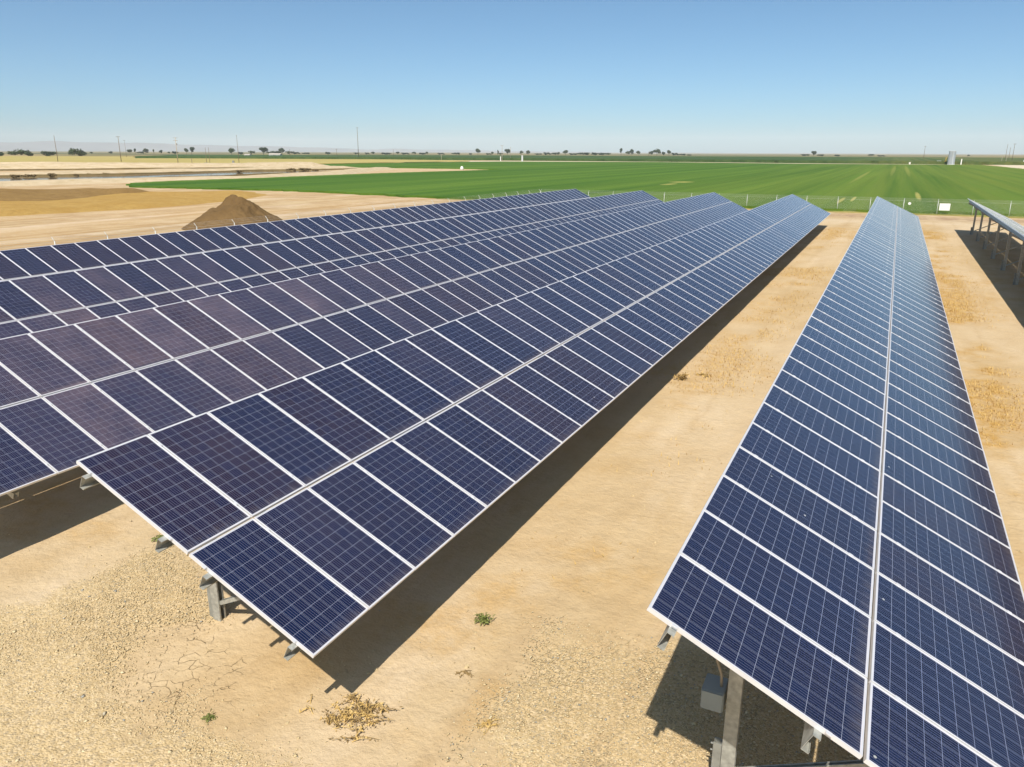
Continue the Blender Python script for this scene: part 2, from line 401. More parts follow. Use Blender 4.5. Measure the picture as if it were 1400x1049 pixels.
    dv = t.vor(P, 2.3); dc = t.n('ShaderNodeSeparateColor'); t.put(dc.inputs[0], dv.outputs['Color'])
    spot = t.math('MULTIPLY', t.math('LESS_THAN', t.math('ADD', dv.outputs['Distance'], t.math('MULTIPLY', t.noise(P, 30, 2), .05)), .062), t.math('GREATER_THAN', dc.outputs[0], .86))
    c = t.mix(t.math('MULTIPLY', spot, .75), c, (.62, .60, .54))
    t.set(Base_Color=c, Roughness=t.math('MULTIPLY_ADD', cellonly, .30, .13), Metallic=t.math('MULTIPLY', cellonly, .65), IOR=1.45, Specular_IOR_Level=.5)
    return t.m
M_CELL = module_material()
M_ALU = plain("frame_aluminium", (.74, .73, .74), .42, .25, .05)
M_ZINC = plain("galvanised_steel", (.40, .40, .36), .5, .35, .28, 14)
M_ZINC_D = plain("weathered_steel", (.30, .30, .27), .55, .3, .18, 9)
M_BACK = plain("white_backsheet", (.55, .55, .56), .7)

TF = .040                                                   # frame depth
def loc(u, v, n):  # point in a row's own frame: u along row from its near end, v down slope from axis, n out of the plane
    return SL * v + NR * n + Vector((0, u, 0))
def add_glass(mb, uvs, u0, v0):
    q = [loc(u0 + .011, v0 + .011, -.003), loc(u0 + .011, v0 + ML - .011, -.003), loc(u0 + MW - .011, v0 + ML - .011, -.003), loc(u0 + MW - .011, v0 + .011, -.003)]
    b = [p - NR * .005 for p in q]
    mb.add(q + b, [(0, 1, 2, 3), (7, 6, 5, 4)])
    uvs += [(.011, .011), (.011, ML - .011), (MW - .011, ML - .011), (MW - .011, .011), (0, 0), (0, 0), (0, 0), (0, 0)]
def add_frame(mb, u0, v0):
    w = .0125
    for vc in (.25, 1.61): mb.frame_box(loc(u0 - .011, v0 + vc, .002), Vector((0, .020, 0)), SL * .025, NR * .006)   # mid clamps
    for (a0, a1, b0, b1) in ((0, w, 0, ML), (MW - w, MW, 0, ML), (w, MW - w, 0, w), (w, MW - w, ML - w, ML)):
        mb.frame_box(loc(u0 + (a0 + a1) / 2, v0 + (b0 + b1) / 2, -TF / 2), Vector((0, (a1 - a0) / 2, 0)), SL * ((b1 - b0) / 2), NR * (TF / 2))
def glass_mesh(places, name):
    mb = MB(); uvs = []
    for u0, v0 in places: add_glass(mb, uvs, u0, v0)
    me = bpy.data.meshes.new(name); me.from_pydata(mb.v, [], mb.f); me.update()
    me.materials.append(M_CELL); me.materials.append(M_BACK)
    uv = me.uv_layers.new(name='UVMap')
    li = np.zeros(len(me.loops), np.int32); me.loops.foreach_get('vertex_index', li)
    uv.data.foreach_set('uv', np.array(uvs, np.float32)[li].ravel())
    me.polygons.foreach_set('material_index', np.tile([0, 1], len(me.polygons) // 2).astype(np.int32))
    return me
V_UP, V_LO = -GAP / 2 - ML, GAP / 2
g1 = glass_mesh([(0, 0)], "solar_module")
fb = MB(); add_frame(fb, 0, 0); f1 = fb.mesh("frame", M_ALU)

PN = .175; PW = .065                                        # purlin depth, width
RN = .115
POST_Y = list(np.linspace(1.40, 68.75, 13)); POST_DX = -1.13
def purlin_mesh(v):
    mb = MB(); L = NCOL * PITCH_R
    mb.sweep(cee(PN, PW, .005), loc(-.085, v - PW / 2, -TF - PN - .001), loc(L + .07, v - PW / 2, -TF - PN - .001), SL, NR)
    return mb.mesh("purlin", M_ZINC)
def rafter_mesh():
    mb = MB()
    mb.sweep(cee(.09, RN, .006), loc(-.045, -1.80, -TF - PN - .002), loc(-.045, 1.80, -TF - PN - .002), -NR, Vector((0, 1, 0)))
    # purlin cleats and bolts
    for v in (-1.65, -.36, .36, 1.65):
        mb.frame_box(loc(-.062, v + .045, -TF - PN * .62), SL * .004, Vector((0, .05, 0)), NR * .06)
    return mb.mesh("rafter", M_ZINC)
zraf = lambda dx: -(TF + PN + RN) / CT - dx * math.tan(TH)   # under side of the rafter relative to the axis height
def post_mesh():
    mb = MB(); top = ZA + zraf(POST_DX) + .11
    mb.sweep(cee(.105, .135, .006, .022), Vector((POST_DX - .0675, -.155, -.35 - ZA)), Vector((POST_DX - .0675, -.155, top - ZA)), Vector((1, 0, 0)), Vector((0, 1, 0)))
    for z in (.26, .34):                                     # bolt heads by the strut joint
        mb.tube([(POST_DX - .10, -.10, z - ZA), (POST_DX - .062, -.10, z - ZA)], .011, 6)
    return mb.mesh("post", M_ZINC)
def pile_mesh():
    mb = MB()
    mb.sweep(cee(.09, .085, .007, .018), Vector((POST_DX - .075, -.13, -.35 - ZA)), Vector((POST_DX - .075, -.13, .58 - ZA)), Vector((-1, 0, 0)), Vector((0, 1, 0)))
    mb.tube([(POST_DX - .19, -.085, .45 - ZA), (POST_DX - .05, -.085, .45 - ZA)], .010, 6)
    mb.tube([(POST_DX - .19, -.085, .53 - ZA), (POST_DX - .05, -.085, .53 - ZA)], .010, 6)
    return mb.mesh("pile_cap", M_ZINC_D)
def strut_mesh():
    mb = MB(); a = Vector((POST_DX + .075, -.10, .25 - ZA)); b = Vector((.88, -.10, zraf(.88) + .02))
    d = (b - a).normalized(); w = d.cross(Vector((0, 1, 0))).normalized()
    mb.sweep(cee(.06, .06, .005, .012), a - Vector((0, .03, 0)), b - Vector((0, .03, 0)), w, Vector((0, 1, 0)))
    return mb.mesh("strut", M_ZINC)
PUR = [purlin_mesh(v) for v in (-1.65, -.36, .36, 1.65)]
RAF, PST, PIL, STR = rafter_mesh(), post_mesh(), pile_mesh(), strut_mesh()

rows = {
    'R': (0, "solar panel row pointing straight away at right, grey junction box under its near end"),
    'M': (0, "middle solar panel row whose near corner stands over cracked mud"),
    'A': (1, "solar panel row directly behind the middle one, dark shadow below it at bottom left"),
    'B': (5, "second solar row from the dirt mound, only a narrow strip of its lower panels showing"),
    'C': (10, "rearmost solar panel row, next to the leaning fence posts and the dirt mound"),
    'D': (20, "solar panel row cut by the right edge, its shaded steel posts showing underneath"),
}
for key, (k0, label) in rows.items():
    root = empty("solar_array", (AX[key], Y0, ZA))
    tag(root, label, "solar array", "rows of tilted solar panels")
    cols = set(range(k0, k0 + 50)); rest = []
    for k in range(NCOL):
        for v0 in (V_UP, V_LO):
            if k in cols:
                g = link("solar_module", g1, root); g.location = loc(k * PITCH_R, v0, random.gauss(0, .0012)); g.rotation_euler = (random.gauss(0, .0016), random.gauss(0, .0010), 0)
                link("frame", f1, g)
            else: rest.append((k * PITCH_R, v0))
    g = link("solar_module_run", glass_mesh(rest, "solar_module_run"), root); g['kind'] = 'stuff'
    mb = MB()
    for u0, v0 in rest: add_frame(mb, u0, v0)
    mb.build("frame", M_ALU, g)
    for p in PUR: link("purlin", p, root)
    for y in POST_Y:
        r = link("rafter", RAF, root); r.location = (0, y, 0)
        s_ = link("strut", STR, root); s_.location = (0, y, 0)
        p = link("post", PST, root); p.location = (0, y, 0)
        q = link("pile_cap", PIL, p)
    if key == 'R':
        M_BOX = plain("grey_enamel", (.27, .30, .29), .45, 0, .06)
        M_HOSE = plain("tan_conduit", (.42, .33, .22), .6)
        y = POST_Y[0]; x = POST_DX - .11
        mb = MB(); zc = 1.22 - ZA
        mb.box(x - .20, x + .02, y - .22, y + .06, zc - .20, zc + .02)
        bx = mb.build("junction_box", M_BOX, root)
        bm = bmesh.new(); bm.from_mesh(bx.data); bmesh.ops.bevel(bm, geom=bm.edges[:], offset=.008, segments=2, affect='EDGES'); bm.to_mesh(bx.data); bm.free()
        mb = MB(); mb.box(x - .19, x + .01, y - .232, y - .2225, zc - .19, zc + .01); mb.build("lid", M_BOX, bx)
        mb = MB(); mb.tube([(x - .03, y - .1, zc + .02), (x - .035, y - .1, zc + .15), (x - .09, y - .1, zc + .30), (x - .11, y - .1, zc + .5), (x - .11, y - .1, zc + .95)], .014, 8)
        mb.build("conduit", M_HOSE, bx, True)
        mb = MB(); mb.tube([(.02, .05, -.55), (.03, .0, -.8), (.01, .02, -1.1), (.0, .03, -1.95)], .012, 8)
        mb.build("conduit", M_HOSE, root, True)

# ------------------------------------------------------------------ fences
M_POSTF = plain("galvanised_fence_post", (.55, .55, .52), .5, .3, .1)
def chain_material():
    t = NT("chain_link"); P = t.obj()
    s = t.n('ShaderNodeSeparateXYZ'); t.put(s.inputs[0], P)
    a = t.math('ADD', s.outputs[0], s.outputs[2]); b_ = t.math('SUBTRACT', s.outputs[0], s.outputs[2])
    def w(x): return t.math('LESS_THAN', t.math('ABSOLUTE', t.math('SUBTRACT', t.math('FRACT', t.math('DIVIDE', x, .075)), .5)), .024)
    k = t.math('MAXIMUM', w(a), w(b_))
    t.set(Base_Color=(.45, .45, .43), Roughness=.5, Metallic=.3, Alpha=k)
    return t.m
M_CHAIN = chain_material()
def fence(A, B, n, hgt, label, lean=0.0, arm=.28, side=1):
    A, B = Vector(A), Vector(B); d = B - A; L = d.length; ang = math.atan2(d.y, d.x)
    root = empty("chain_link_fence", A, ang); tag(root, label, "fence")
    pm = MB(); pm.tube([(0, 0, -.2), (0, 0, hgt)], .03, 8); pm.tube([(0, 0, hgt - .02), (0, side * arm * .75, hgt + arm * .8)], .02, 6)
    pme = pm.mesh("post", M_POSTF, True)
    for i in range(n):
        p = link("post", pme, root); p.location = (L * i / (n - 1), 0, 0); p.rotation_euler = (random.uniform(-.02, .02), random.uniform(-.02, .02), 0)
    mb = MB(); mb.add([(0, .035, .05), (L, .035, .05), (L, .035, hgt - .03), (0, .035, hgt - .03)], [(0, 1, 2, 3)])
    mb.build("chain_mesh", M_CHAIN, root)
    mb = MB()
    for k in (.3, .65, 1.0): mb.tube([(0, side * arm * .75 * k, hgt + arm * .8 * k), (L, side * arm * .75 * k, hgt + arm * .8 * k)], .004, 4)
    mb.build("barbed_wire", M_POSTF, root)
    mb = MB(); mb.tube([(0, 0, hgt - .03), (L, 0, hgt - .03)], .006, 5); mb.build("tension_wire", M_POSTF, root)
fence((-42.6, 97.0, 0), (34.5, 97.0, 0), 24, 1.42, "long chain link fence between the far ends of the rows and the green field")
fence((-42.6, 8.0, 0), (-42.6, 96.8, 0), 27, 1.42, "chain link fence with slanted barbed wire arms showing above the rearmost solar row", side=1)

# ------------------------------------------------------------------ fields, water, banks
def ragged(poly, step, amp, rough_edges=None):
    out = []
    for i in range(len(poly)):
        a, b_ = Vector(poly[i]).to_3d(), Vector(poly[(i + 1) % len(poly)]).to_3d(); L = (b_ - a).length
        if rough_edges is not None and i not in rough_edges: out.append(a); continue
        n = max(1, int(L / step)); d = (b_ - a).normalized(); nr = Vector((-d.y, d.x, 0))
        for k in range(n):
            out.append(a + (b_ - a) * (k / n) + (nr * random.gauss(0, amp) if k else Vector((0, 0, 0))))
    return out
def slab(name, poly, h, mat, kind='structure', z0=0.0):
    bm = bmesh.new(); vs = [bm.verts.new((p[0], p[1], z0 + h)) for p in poly]
    f = bm.faces.new(vs)
    if h > .02:
        r = bmesh.ops.extrude_face_region(bm, geom=[f]); 
        for e in r['geom']:
            if isinstance(e, bmesh.types.BMVert): e.co.z = z0 - .05
    bmesh.ops.triangulate(bm, faces=bm.faces[:]); bmesh.ops.recalc_face_normals(bm, faces=bm.faces[:])
    me = bpy.data.meshes.new(name); bm.to_mesh(me); bm.free(); me.materials.append(mat)
    o = link(name, me); o['kind'] = kind
    return o

def field_material(name, lo, hi, dry, row, dryness=.62, bumpd=.25, streaks=()):
    t = NT(name); P = t.pos()
    a = t.noise(t.scale(P, (row, row * .012, .2)), 1.0, 5, .6, .2)
    b_ = t.noise(t.scale(P, (row * .22, row * .004, .2)), 1.0, 4, .6)
    f = t.noise(P, 1.4, 6, .7)
    c = t.mix(t.ramp(t.math('ADD', t.math('MULTIPLY', a, .4), t.math('MULTIPLY', b_, .6)), .40, .60), lo, hi)
    c = t.mix(t.math('MULTIPLY', t.ramp(b_, dryness, dryness + .12), t.ramp(f, .35, .6)), c, dry)
    c = t.mix(t.ramp(f, .3, .7, .0, .35), c, [x * .6 for x in lo])
    s = t.n('ShaderNodeSeparateXYZ'); t.put(s.inputs[0], P)
    for (x0, y0, wx, wy, k) in streaks:                # bare lines in the crop
        ex = t.math('POWER', t.math('DIVIDE', t.math('SUBTRACT', s.outputs[0], x0), wx), 2); ey = t.math('POWER', t.math('DIVIDE', t.math('SUBTRACT', s.outputs[1], y0), wy), 2)
        g = t.math('SUBTRACT', 1.0, t.math('ADD', ex, ey)); g = t.ramp(t.math('ADD', g, t.math('MULTIPLY', t.math('SUBTRACT', t.noise(P, .9, 4, .7), .5), 1.6)), .1, .8, 0, k)
        c = t.mix(g, c, dry)
    yl = t.math('MULTIPLY', t.ramp(s.outputs[0], -60, 25), t.ramp(t.noise(t.scale(P, (row * .6, row * .006, .2)), 1.0, 6, .65), .35, .60, .1, .6))
    c = t.mix(yl, c, [(lo[0] + hi[0]) * .5 + .11, (lo[1] + hi[1]) * .5 + .06, (lo[2] + hi[2]) * .5 + .015])
    t.bump(t.math('ADD', t.math('MULTIPLY', a, .5), f), .7, bumpd)
    return t.set(Base_Color=c, Roughness=.85, Specular_IOR_Level=.15)

st = []
for (px, py, wx, wy, k) in ((1150, 274, .35, 9, .9), (1167, 272, .3, 8, .95), (1255, 268, .45, 16, .8), (1240, 232, .9, 120, .35), (1222, 232, .9, 120, .3), (932, 249, 3, 5, .7), (915, 252, 1.5, 6, .6), (1180, 240, .7, 80, .35)):
    q = at(px, py, .3); st.append((q.x, q.y, wx, wy, k))
M_FIELD = field_material("alfalfa", (.048, .124, .011), (.122, .212, .024), (.46, .40, .12), .45, .66, .25, st)
field_px = [(178, 252.5), (230, 249.5), (300, 247), (350, 245), (525, 238), (690, 232.8), (632, 231.3), (525, 229.9), (430, 228.4), (388, 226.6),
            (430, 225.4), (525, 223.6), (690, 221.5), (900, 222.3), (1090, 224.6), (1240, 225.6), (1340, 226.2), (1400, 232), (1900, 262), (2400, 330), (1400, 296.5), (1132, 289), (737, 276), (600, 272), (400, 262), (178, 256.5)]
fp = W(field_px)
slab("crop_field", ragged(fp, 1.2, .35), .30, M_FIELD)
# verge of yellowed grass along the fence
M_VERGE = field_material("yellow_verge", (.20, .21, .05), (.33, .29, .09), (.48, .37, .13), .9, .5, .1)
slab("grass_verge", ragged([(-58, 95.6), (-42, 95.2), (0, 95.6), (40, 96), (60, 96), (60, 97.6), (0, 97.4), (-42, 97.4), (-58, 97.6)], .8, .25), .05, M_VERGE)
# tall dark crop behind
M_TALL = field_material("tall_crop", (.045, .090, .026), (.085, .140, .042), (.22, .19, .08), .30, .72, .8)
slab("tall_crop_field", ragged(W([(185, 216.9), (350, 217.6), (525, 218.5), (690, 219.7), (780, 220.4), (950, 221.8), (1090, 223.4), (1240, 224.6)]) + [(130, 556), (700, 640), (700, 1350), (-560, 1150), (-900, 800)], 4, .8), 1.9, M_TALL)
M_DRY = field_material("dry_wheat", (.42, .33, .10), (.52, .42, .15), (.50, .43, .22), .12, .6, .2)
slab("dry_field", ragged(W([(-700, 222), (0, 224.2), (175, 224.6), (330, 225.0), (425, 225.0), (525, 222.8), (640, 221.1)]) + [tuple(p) for p in W([(640, 220.3), (525, 218.6), (350, 217.7), (185, 217.0), (182, 214.4), (0, 213.9), (-500, 214)])], 6, .8), .35, M_DRY)

# canal: water sheet, embankments
canal = [(-182, -60), (-181, 100), (-175, 140), (-179, 190), (-178.5, 222)]
t = NT("canal_water"); P = t.pos()
t.bump(t.noise(t.scale(P, (1, .5, 1)), 1.2, 3), .12, .15)
M_WATER = t.set(Base_Color=(.16, .12, .085), Roughness=.06, IOR=1.33)
wl = [(-164, -60), (-164, 100.3), (-161.2, 128), (-166.8, 175), (-174.5, 213), (-177, 224)]; wr = [(-182.5, 221), (-191.5, 201), (-188, 149), (-197.5, 121), (-205, 95), (-215, -60)]
slab("canal_water", [Vector((*p, 0)) for p in wl + wr], .012, M_WATER)
def bank(name, line, width, h, mat, seg=3.0, flat=.4):
    """earth ridge swept along a line with uneven crest"""
    pts = []
    for i in range(len(line) - 1):
        a, b_ = Vector(line[i]), Vector(line[i + 1]); n = max(1, int((b_ - a).length / seg))
        pts += [a.lerp(b_, k / n) for k in range(n)]
    pts.append(Vector(line[-1])); m = len(pts); K = 11; vs = []
    for i, p in enumerate(pts):
        d = (pts[min(i + 1, m - 1)] - pts[max(i - 1, 0)]).normalized(); nr = Vector((-d.y, d.x))
        e = min(1, i / 4, (m - 1 - i) / 4)
        ww = width * (.85 + .3 * float(fbm(np.array(p.x), np.array(p.y), .05))); hh = h * (.6 + .8 * float(fbm(np.array(p.x + 40), np.array(p.y), .06))) * e
        for k in range(K):
            s = k / (K - 1) * 2 - 1; z = max(0, min(1, (1 - abs(s)) / (1 - flat))); z = z * z * (3 - 2 * z)
            q = p + nr * (s * ww / 2); vs.append((q.x, q.y, hh * z + (random.uniform(-.06, .06) * h if 0 < k < K - 1 else -.05)))
    fs = [(i * K + k, i * K + k + 1, (i + 1) * K + k + 1, (i + 1) * K + k) for i in range(m - 1) for k in range(K - 1)]
    mb = MB(); mb.add(vs, fs); o = mb.build(name, mat, None, True); return o
t = NT("bank_soil"); P = t.pos()
c = t.mix(t.ramp(t.noise(t.scale(P, (.3, .3, 2)), 1, 6, .6), .35, .65), (.50, .385, .235), (.60, .48, .32))
c = t.mix(t.math('MULTIPLY', t.ramp(t.noise(P, .5, 6, .7), .55, .7), .6), c, (.40, .28, .13))
t.bump(t.noise(P, 1.1, 6, .65), .8, .25)
M_BANK = t.set(Base_Color=c, Roughness=.95, Specular_IOR_Level=.1)
M_SCRUB = field_material("dry_scrub", (.14, .10, .045), (.24, .17, .07), (.12, .13, .05), 1.2, .55, .3)
for nm, ln, w_, h_, mt in (("canal_bank", [(-152, -40), (-152.5, 92), (-149, 117), (-141, 147), (-150, 190), (-166, 222), (-180, 262)], 11, .75, M_BANK),
                           ("canal_bank", [(-226, -40), (-214, 112), (-205, 140), (-207, 190), (-196, 225), (-196, 262)], 15, .9, M_BANK),
                           ("canal_bank", [(-300, 40), (-285, 160), (-262, 200), (-240, 240), (-228, 285)], 22, 1.9, M_BANK),
                           ("canal_bank", [(-420, 200), (-396, 236), (-342, 262), (-282, 282), (-235, 272)], 12, 1.0, M_BANK)):
    bank(nm, ln, w_, h_, mt)['kind'] = 'structure'
for ln, w_, h_ in (([(-159, 60), (-159.4, 98), (-156.5, 124), (-160, 160), (-166, 190)], 1.6, .45),
                   ([(-207, 100), (-199.5, 121), (-190, 149), (-193.5, 200), (-186, 222), (-183, 250)], 1.8, .5),
                   ([(-276, 140), (-262, 168), (-246, 204), (-222, 240)], 2.0, .5)):
    o = bank("dry_scrub", ln, w_, h_, M_SCRUB, 1.5, .1); tag(o, "thin line of dark dry scrub along the canal edge", "scrub", kind='stuff')

# ochre spoil banks in the yard
def heap(name, cx, cy_, rx, ry, h, mat, n=48, rot=0.0, peak=1.0, seed=0, rough=.10):
    mb = MB(); vs = []; R = n
    g = np.linspace(-1, 1, R); U, V_ = np.meshgrid(g, g); r = np.hypot(U, V_)
    z = np.clip(1 - r, 0, None) ** peak
    z = z * (1 + rough * 4 * (fbm(U * 3 + seed * 7, V_ * 3, 1.6) - .5)) + (rough * .35 * (fbm(U * 9 + seed, V_ * 9, 2) - .5)) * (r < .95)
    cr, sr = math.cos(rot), math.sin(rot)
    X = cx + U * rx * cr - V_ * ry * sr; Y = cy_ + U * rx * sr + V_ * ry * cr; Z = z * h - .06 * (r >= 1)
    vs = np.stack([X, Y, Z], -1).reshape(-1, 3).tolist()
    fs = [(j * R + i, j * R + i + 1, (j + 1) * R + i + 1, (j + 1) * R + i) for j in range(R - 1) for i in range(R - 1) if r[j, i] < 1.06]
    mb.add(vs, fs); return mb.build(name, mat, None, True)
def soil(name, a, b_, d):
    t = NT(name); P = t.pos()
    c = t.mix(t.ramp(t.noise(P, .35, 7, .65), .35, .65), a, b_)
    c = t.mix(t.math('MULTIPLY', t.ramp(t.noise(t.scale(P, (1.2, 1.2, .5)), 1.3, 6, .7), .5, .7), .7), c, d)
    t.bump(t.noise(P, 2.2, 7, .7), .9, .25)
    return t.set(Base_Color=c, Roughness=.95, Specular_IOR_Level=.1)
M_OCHRE = soil("ochre_soil", (.42, .25, .068), (.49, .315, .10), (.34, .195, .055))
M_BROWN = soil("brown_soil", (.25, .15, .053), (.31, .195, .072), (.19, .11, .043))
M_MOUND = soil("mound_soil", (.165, .10, .042), (.21, .132, .056), (.105, .066, .03))
op = W([(-260, 300), (0, 297), (100, 291.5), (240, 283), (300, 277.5), (345, 271), (372, 266.5), (340, 262.5), (215, 265), (110, 264), (0, 264), (-260, 268)])
def plateau(name, poly, h, mat, cell=1.0):
    xs_ = [p[0] for p in poly]; ys_ = [p[1] for p in poly]
    X, Y = np.meshgrid(np.arange(min(xs_) - 2, max(xs_) + 2, cell), np.arange(min(ys_) - 2, max(ys_) + 2, cell))
    d = poly_dist(X, Y, poly) + (fbm(X, Y, .15) - .5) * 3
    Z = sstep(d, -.3, 4) * h * (.25 + 1.3 * fbm(X, Y, .09)) - .03
    keep = d > -.8; ny_, nx_ = X.shape
    fs = [(j * nx_ + i, j * nx_ + i + 1, (j + 1) * nx_ + i + 1, (j + 1) * nx_ + i) for j in range(ny_ - 1) for i in range(nx_ - 1) if keep[j, i]]
    mb = MB(); mb.add(np.stack([X, Y, Z], -1).reshape(-1, 3).tolist(), fs)
    o = mb.build(name, mat, None, True)
    bm = bmesh.new(); bm.from_mesh(o.data); bmesh.ops.delete(bm, geom=[v for v in bm.verts if not v.link_faces], context='VERTS'); bm.to_mesh(o.data); bm.free()
    return o
plateau("earth_bank", op, .45, M_OCHRE)['kind'] = 'structure'
bp = W([(-260, 284), (0, 280), (60, 279.5), (120, 276), (165, 271.5), (215, 269), (225, 266), (190, 263.8), (110, 264), (0, 264.5), (-260, 268)])
plateau("earth_bank", bp, 1.0, M_BROWN)['kind'] = 'structure'
q = at(325, 311)
tag(heap("dirt_mound", q.x, q.y, 4.6, 4.4, 2.75, M_MOUND, 96, .3, .92, 3, .10), "steep brown conical dirt mound behind the rearmost solar row", "dirt mound")

# pale road behind the green field at right
M_ROAD = soil("road_dust", (.62, .52, .37), (.70, .60, .45), (.52, .41, .26))
slab("dirt_road", ragged([tuple(p) for p in W([(1342, 223.6), (1400, 232.0), (1900, 262.5)])] + [(560, 300), (300, 560), (150, 700)], 5, .5), .03, M_ROAD)
slab("field_track", ragged(W([(525, 222.4), (690, 220.9), (900, 221.9), (1090, 224.2), (1240, 225.2), (1340, 225.8), (1340, 224.6), (1240, 224.7), (1090, 223.5), (900, 221.5), (690, 220.1), (525, 221.3)]), 6, .5), .02, M_ROAD)

# ------------------------------------------------------------------ distant trees and bushes
def leaf_material(name, a, b_):
    t = NT(name); P = t.obj()
    c = t.mix(t.ramp(t.noise(P, 6, 3), .35, .65), a, b_)
    return t.set(Base_Color=c, Roughness=.8, Specular_IOR_Level=.15)
M_LEAF = [leaf_material("olive_leaves", (.028, .050, .018), (.060, .088, .032)), leaf_material("dark_leaves", (.018, .038, .016), (.042, .068, .026))]
M_BARK = plain("bark", (.16, .12, .08), .9)
def crown_mesh(kind, seed, n):
    """unit tree crown: leaf clumps through lobes, z 0..1, half width about .5"""
    r_ = random.Random(seed); mb = MB(); lobes = []
    for i in range({'round': 7, 'bush': 8, 'tall': 6, 'clump': 12}[kind]):
        if kind == 'bush': lobes.append((r_.uniform(-.38, .38), r_.uniform(-.3, .3), r_.uniform(.2, .6), r_.uniform(.18, .32)))
        elif kind == 'tall': lobes.append((r_.uniform(-.12, .12), r_.uniform(-.12, .12), r_.uniform(.3, .85), r_.uniform(.14, .22)))
        elif kind == 'clump': lobes.append((r_.uniform(-.42, .42), r_.uniform(-.2, .2), r_.uniform(.25, .75), r_.uniform(.12, .25)))
        else: lobes.append((r_.uniform(-.24, .24), r_.uniform(-.24, .24), r_.uniform(.42, .76), r_.uniform(.16, .27)))
    for k in range(n):
        cx, cy_, cz, rr = r_.choice(lobes)
        d = Vector((r_.gauss(0, 1), r_.gauss(0, 1), r_.gauss(0, 1))).normalized() * rr * r_.random() ** .4
        p = Vector((cx, cy_, cz)) + d; p.z = max(.02, p.z)
        nrm = (d.normalized() + Vector((r_.gauss(0, .5), r_.gauss(0, .5), r_.gauss(.3, .5)))).normalized()
        u = nrm.orthogonal().normalized(); w = nrm.cross(u); a = r_.uniform(0, 6.28); s = r_.uniform(.035, .075)
        u2 = u * math.cos(a) + w * math.sin(a); w2 = w * math.cos(a) - u * math.sin(a)
        mb.add([p + u2 * s, p + w2 * s * .7, p - u2 * s, p - w2 * s * .7], [(0, 1, 2, 3)])
    me = bpy.data.meshes.new("crown"); me.from_pydata(mb.v, [], mb.f); me.update(); me.materials.append(M_LEAF[seed % 2]); return me
CROWN = {k: [crown_mesh(k, s, n) for s in range(4)] for k, n in (('round', 900), ('bush', 1000), ('tall', 600), ('clump', 1200))}
tm = MB(); tm.tube([(0, 0, -.02), (.01, 0, .25), (-.01, .01, .55)], .035, 6, .018)
for a in range(3): tm.tube([(0, 0, .3), (.14 * math.cos(a * 2.1), .14 * math.sin(a * 2.1), .58)], .014, 5, .006)
TRUNK = tm.mesh("trunk", M_BARK)
nt = [0]
def tree(px, base, w, h, kind, label, far=None):
    """tree whose crown spans w x h photo pixels, foot at pixel (px, base)"""
    p = at(px, base); D = math.hypot(p.x, p.y); lim = far or 1900
    if D > lim: p = Vector((p.x * lim / D, p.y * lim / D, 0))
    dep = FW.dot(p - Vector((0, 0, HC))); s = dep / F_PX
    nt[0] += 1
    o = empty("bush" if kind == 'bush' else "tree", p, nt[0] * 1.3 if kind in ('round', 'tall') else YAW); tag(o, label, "bush" if kind == 'bush' else "tree", "bushes at the edge of the dry field" if kind == 'bush' else "distant trees along the horizon")
    c = link("crown", CROWN[kind][nt[0] % 4], o); w *= 1.2; h *= 1.12; c.scale = (w * s, w * s * .9, h * s)
    if kind != 'bush':
        k = link("trunk", TRUNK, o); k.scale = (h * s, h * s, h * s)
    return o
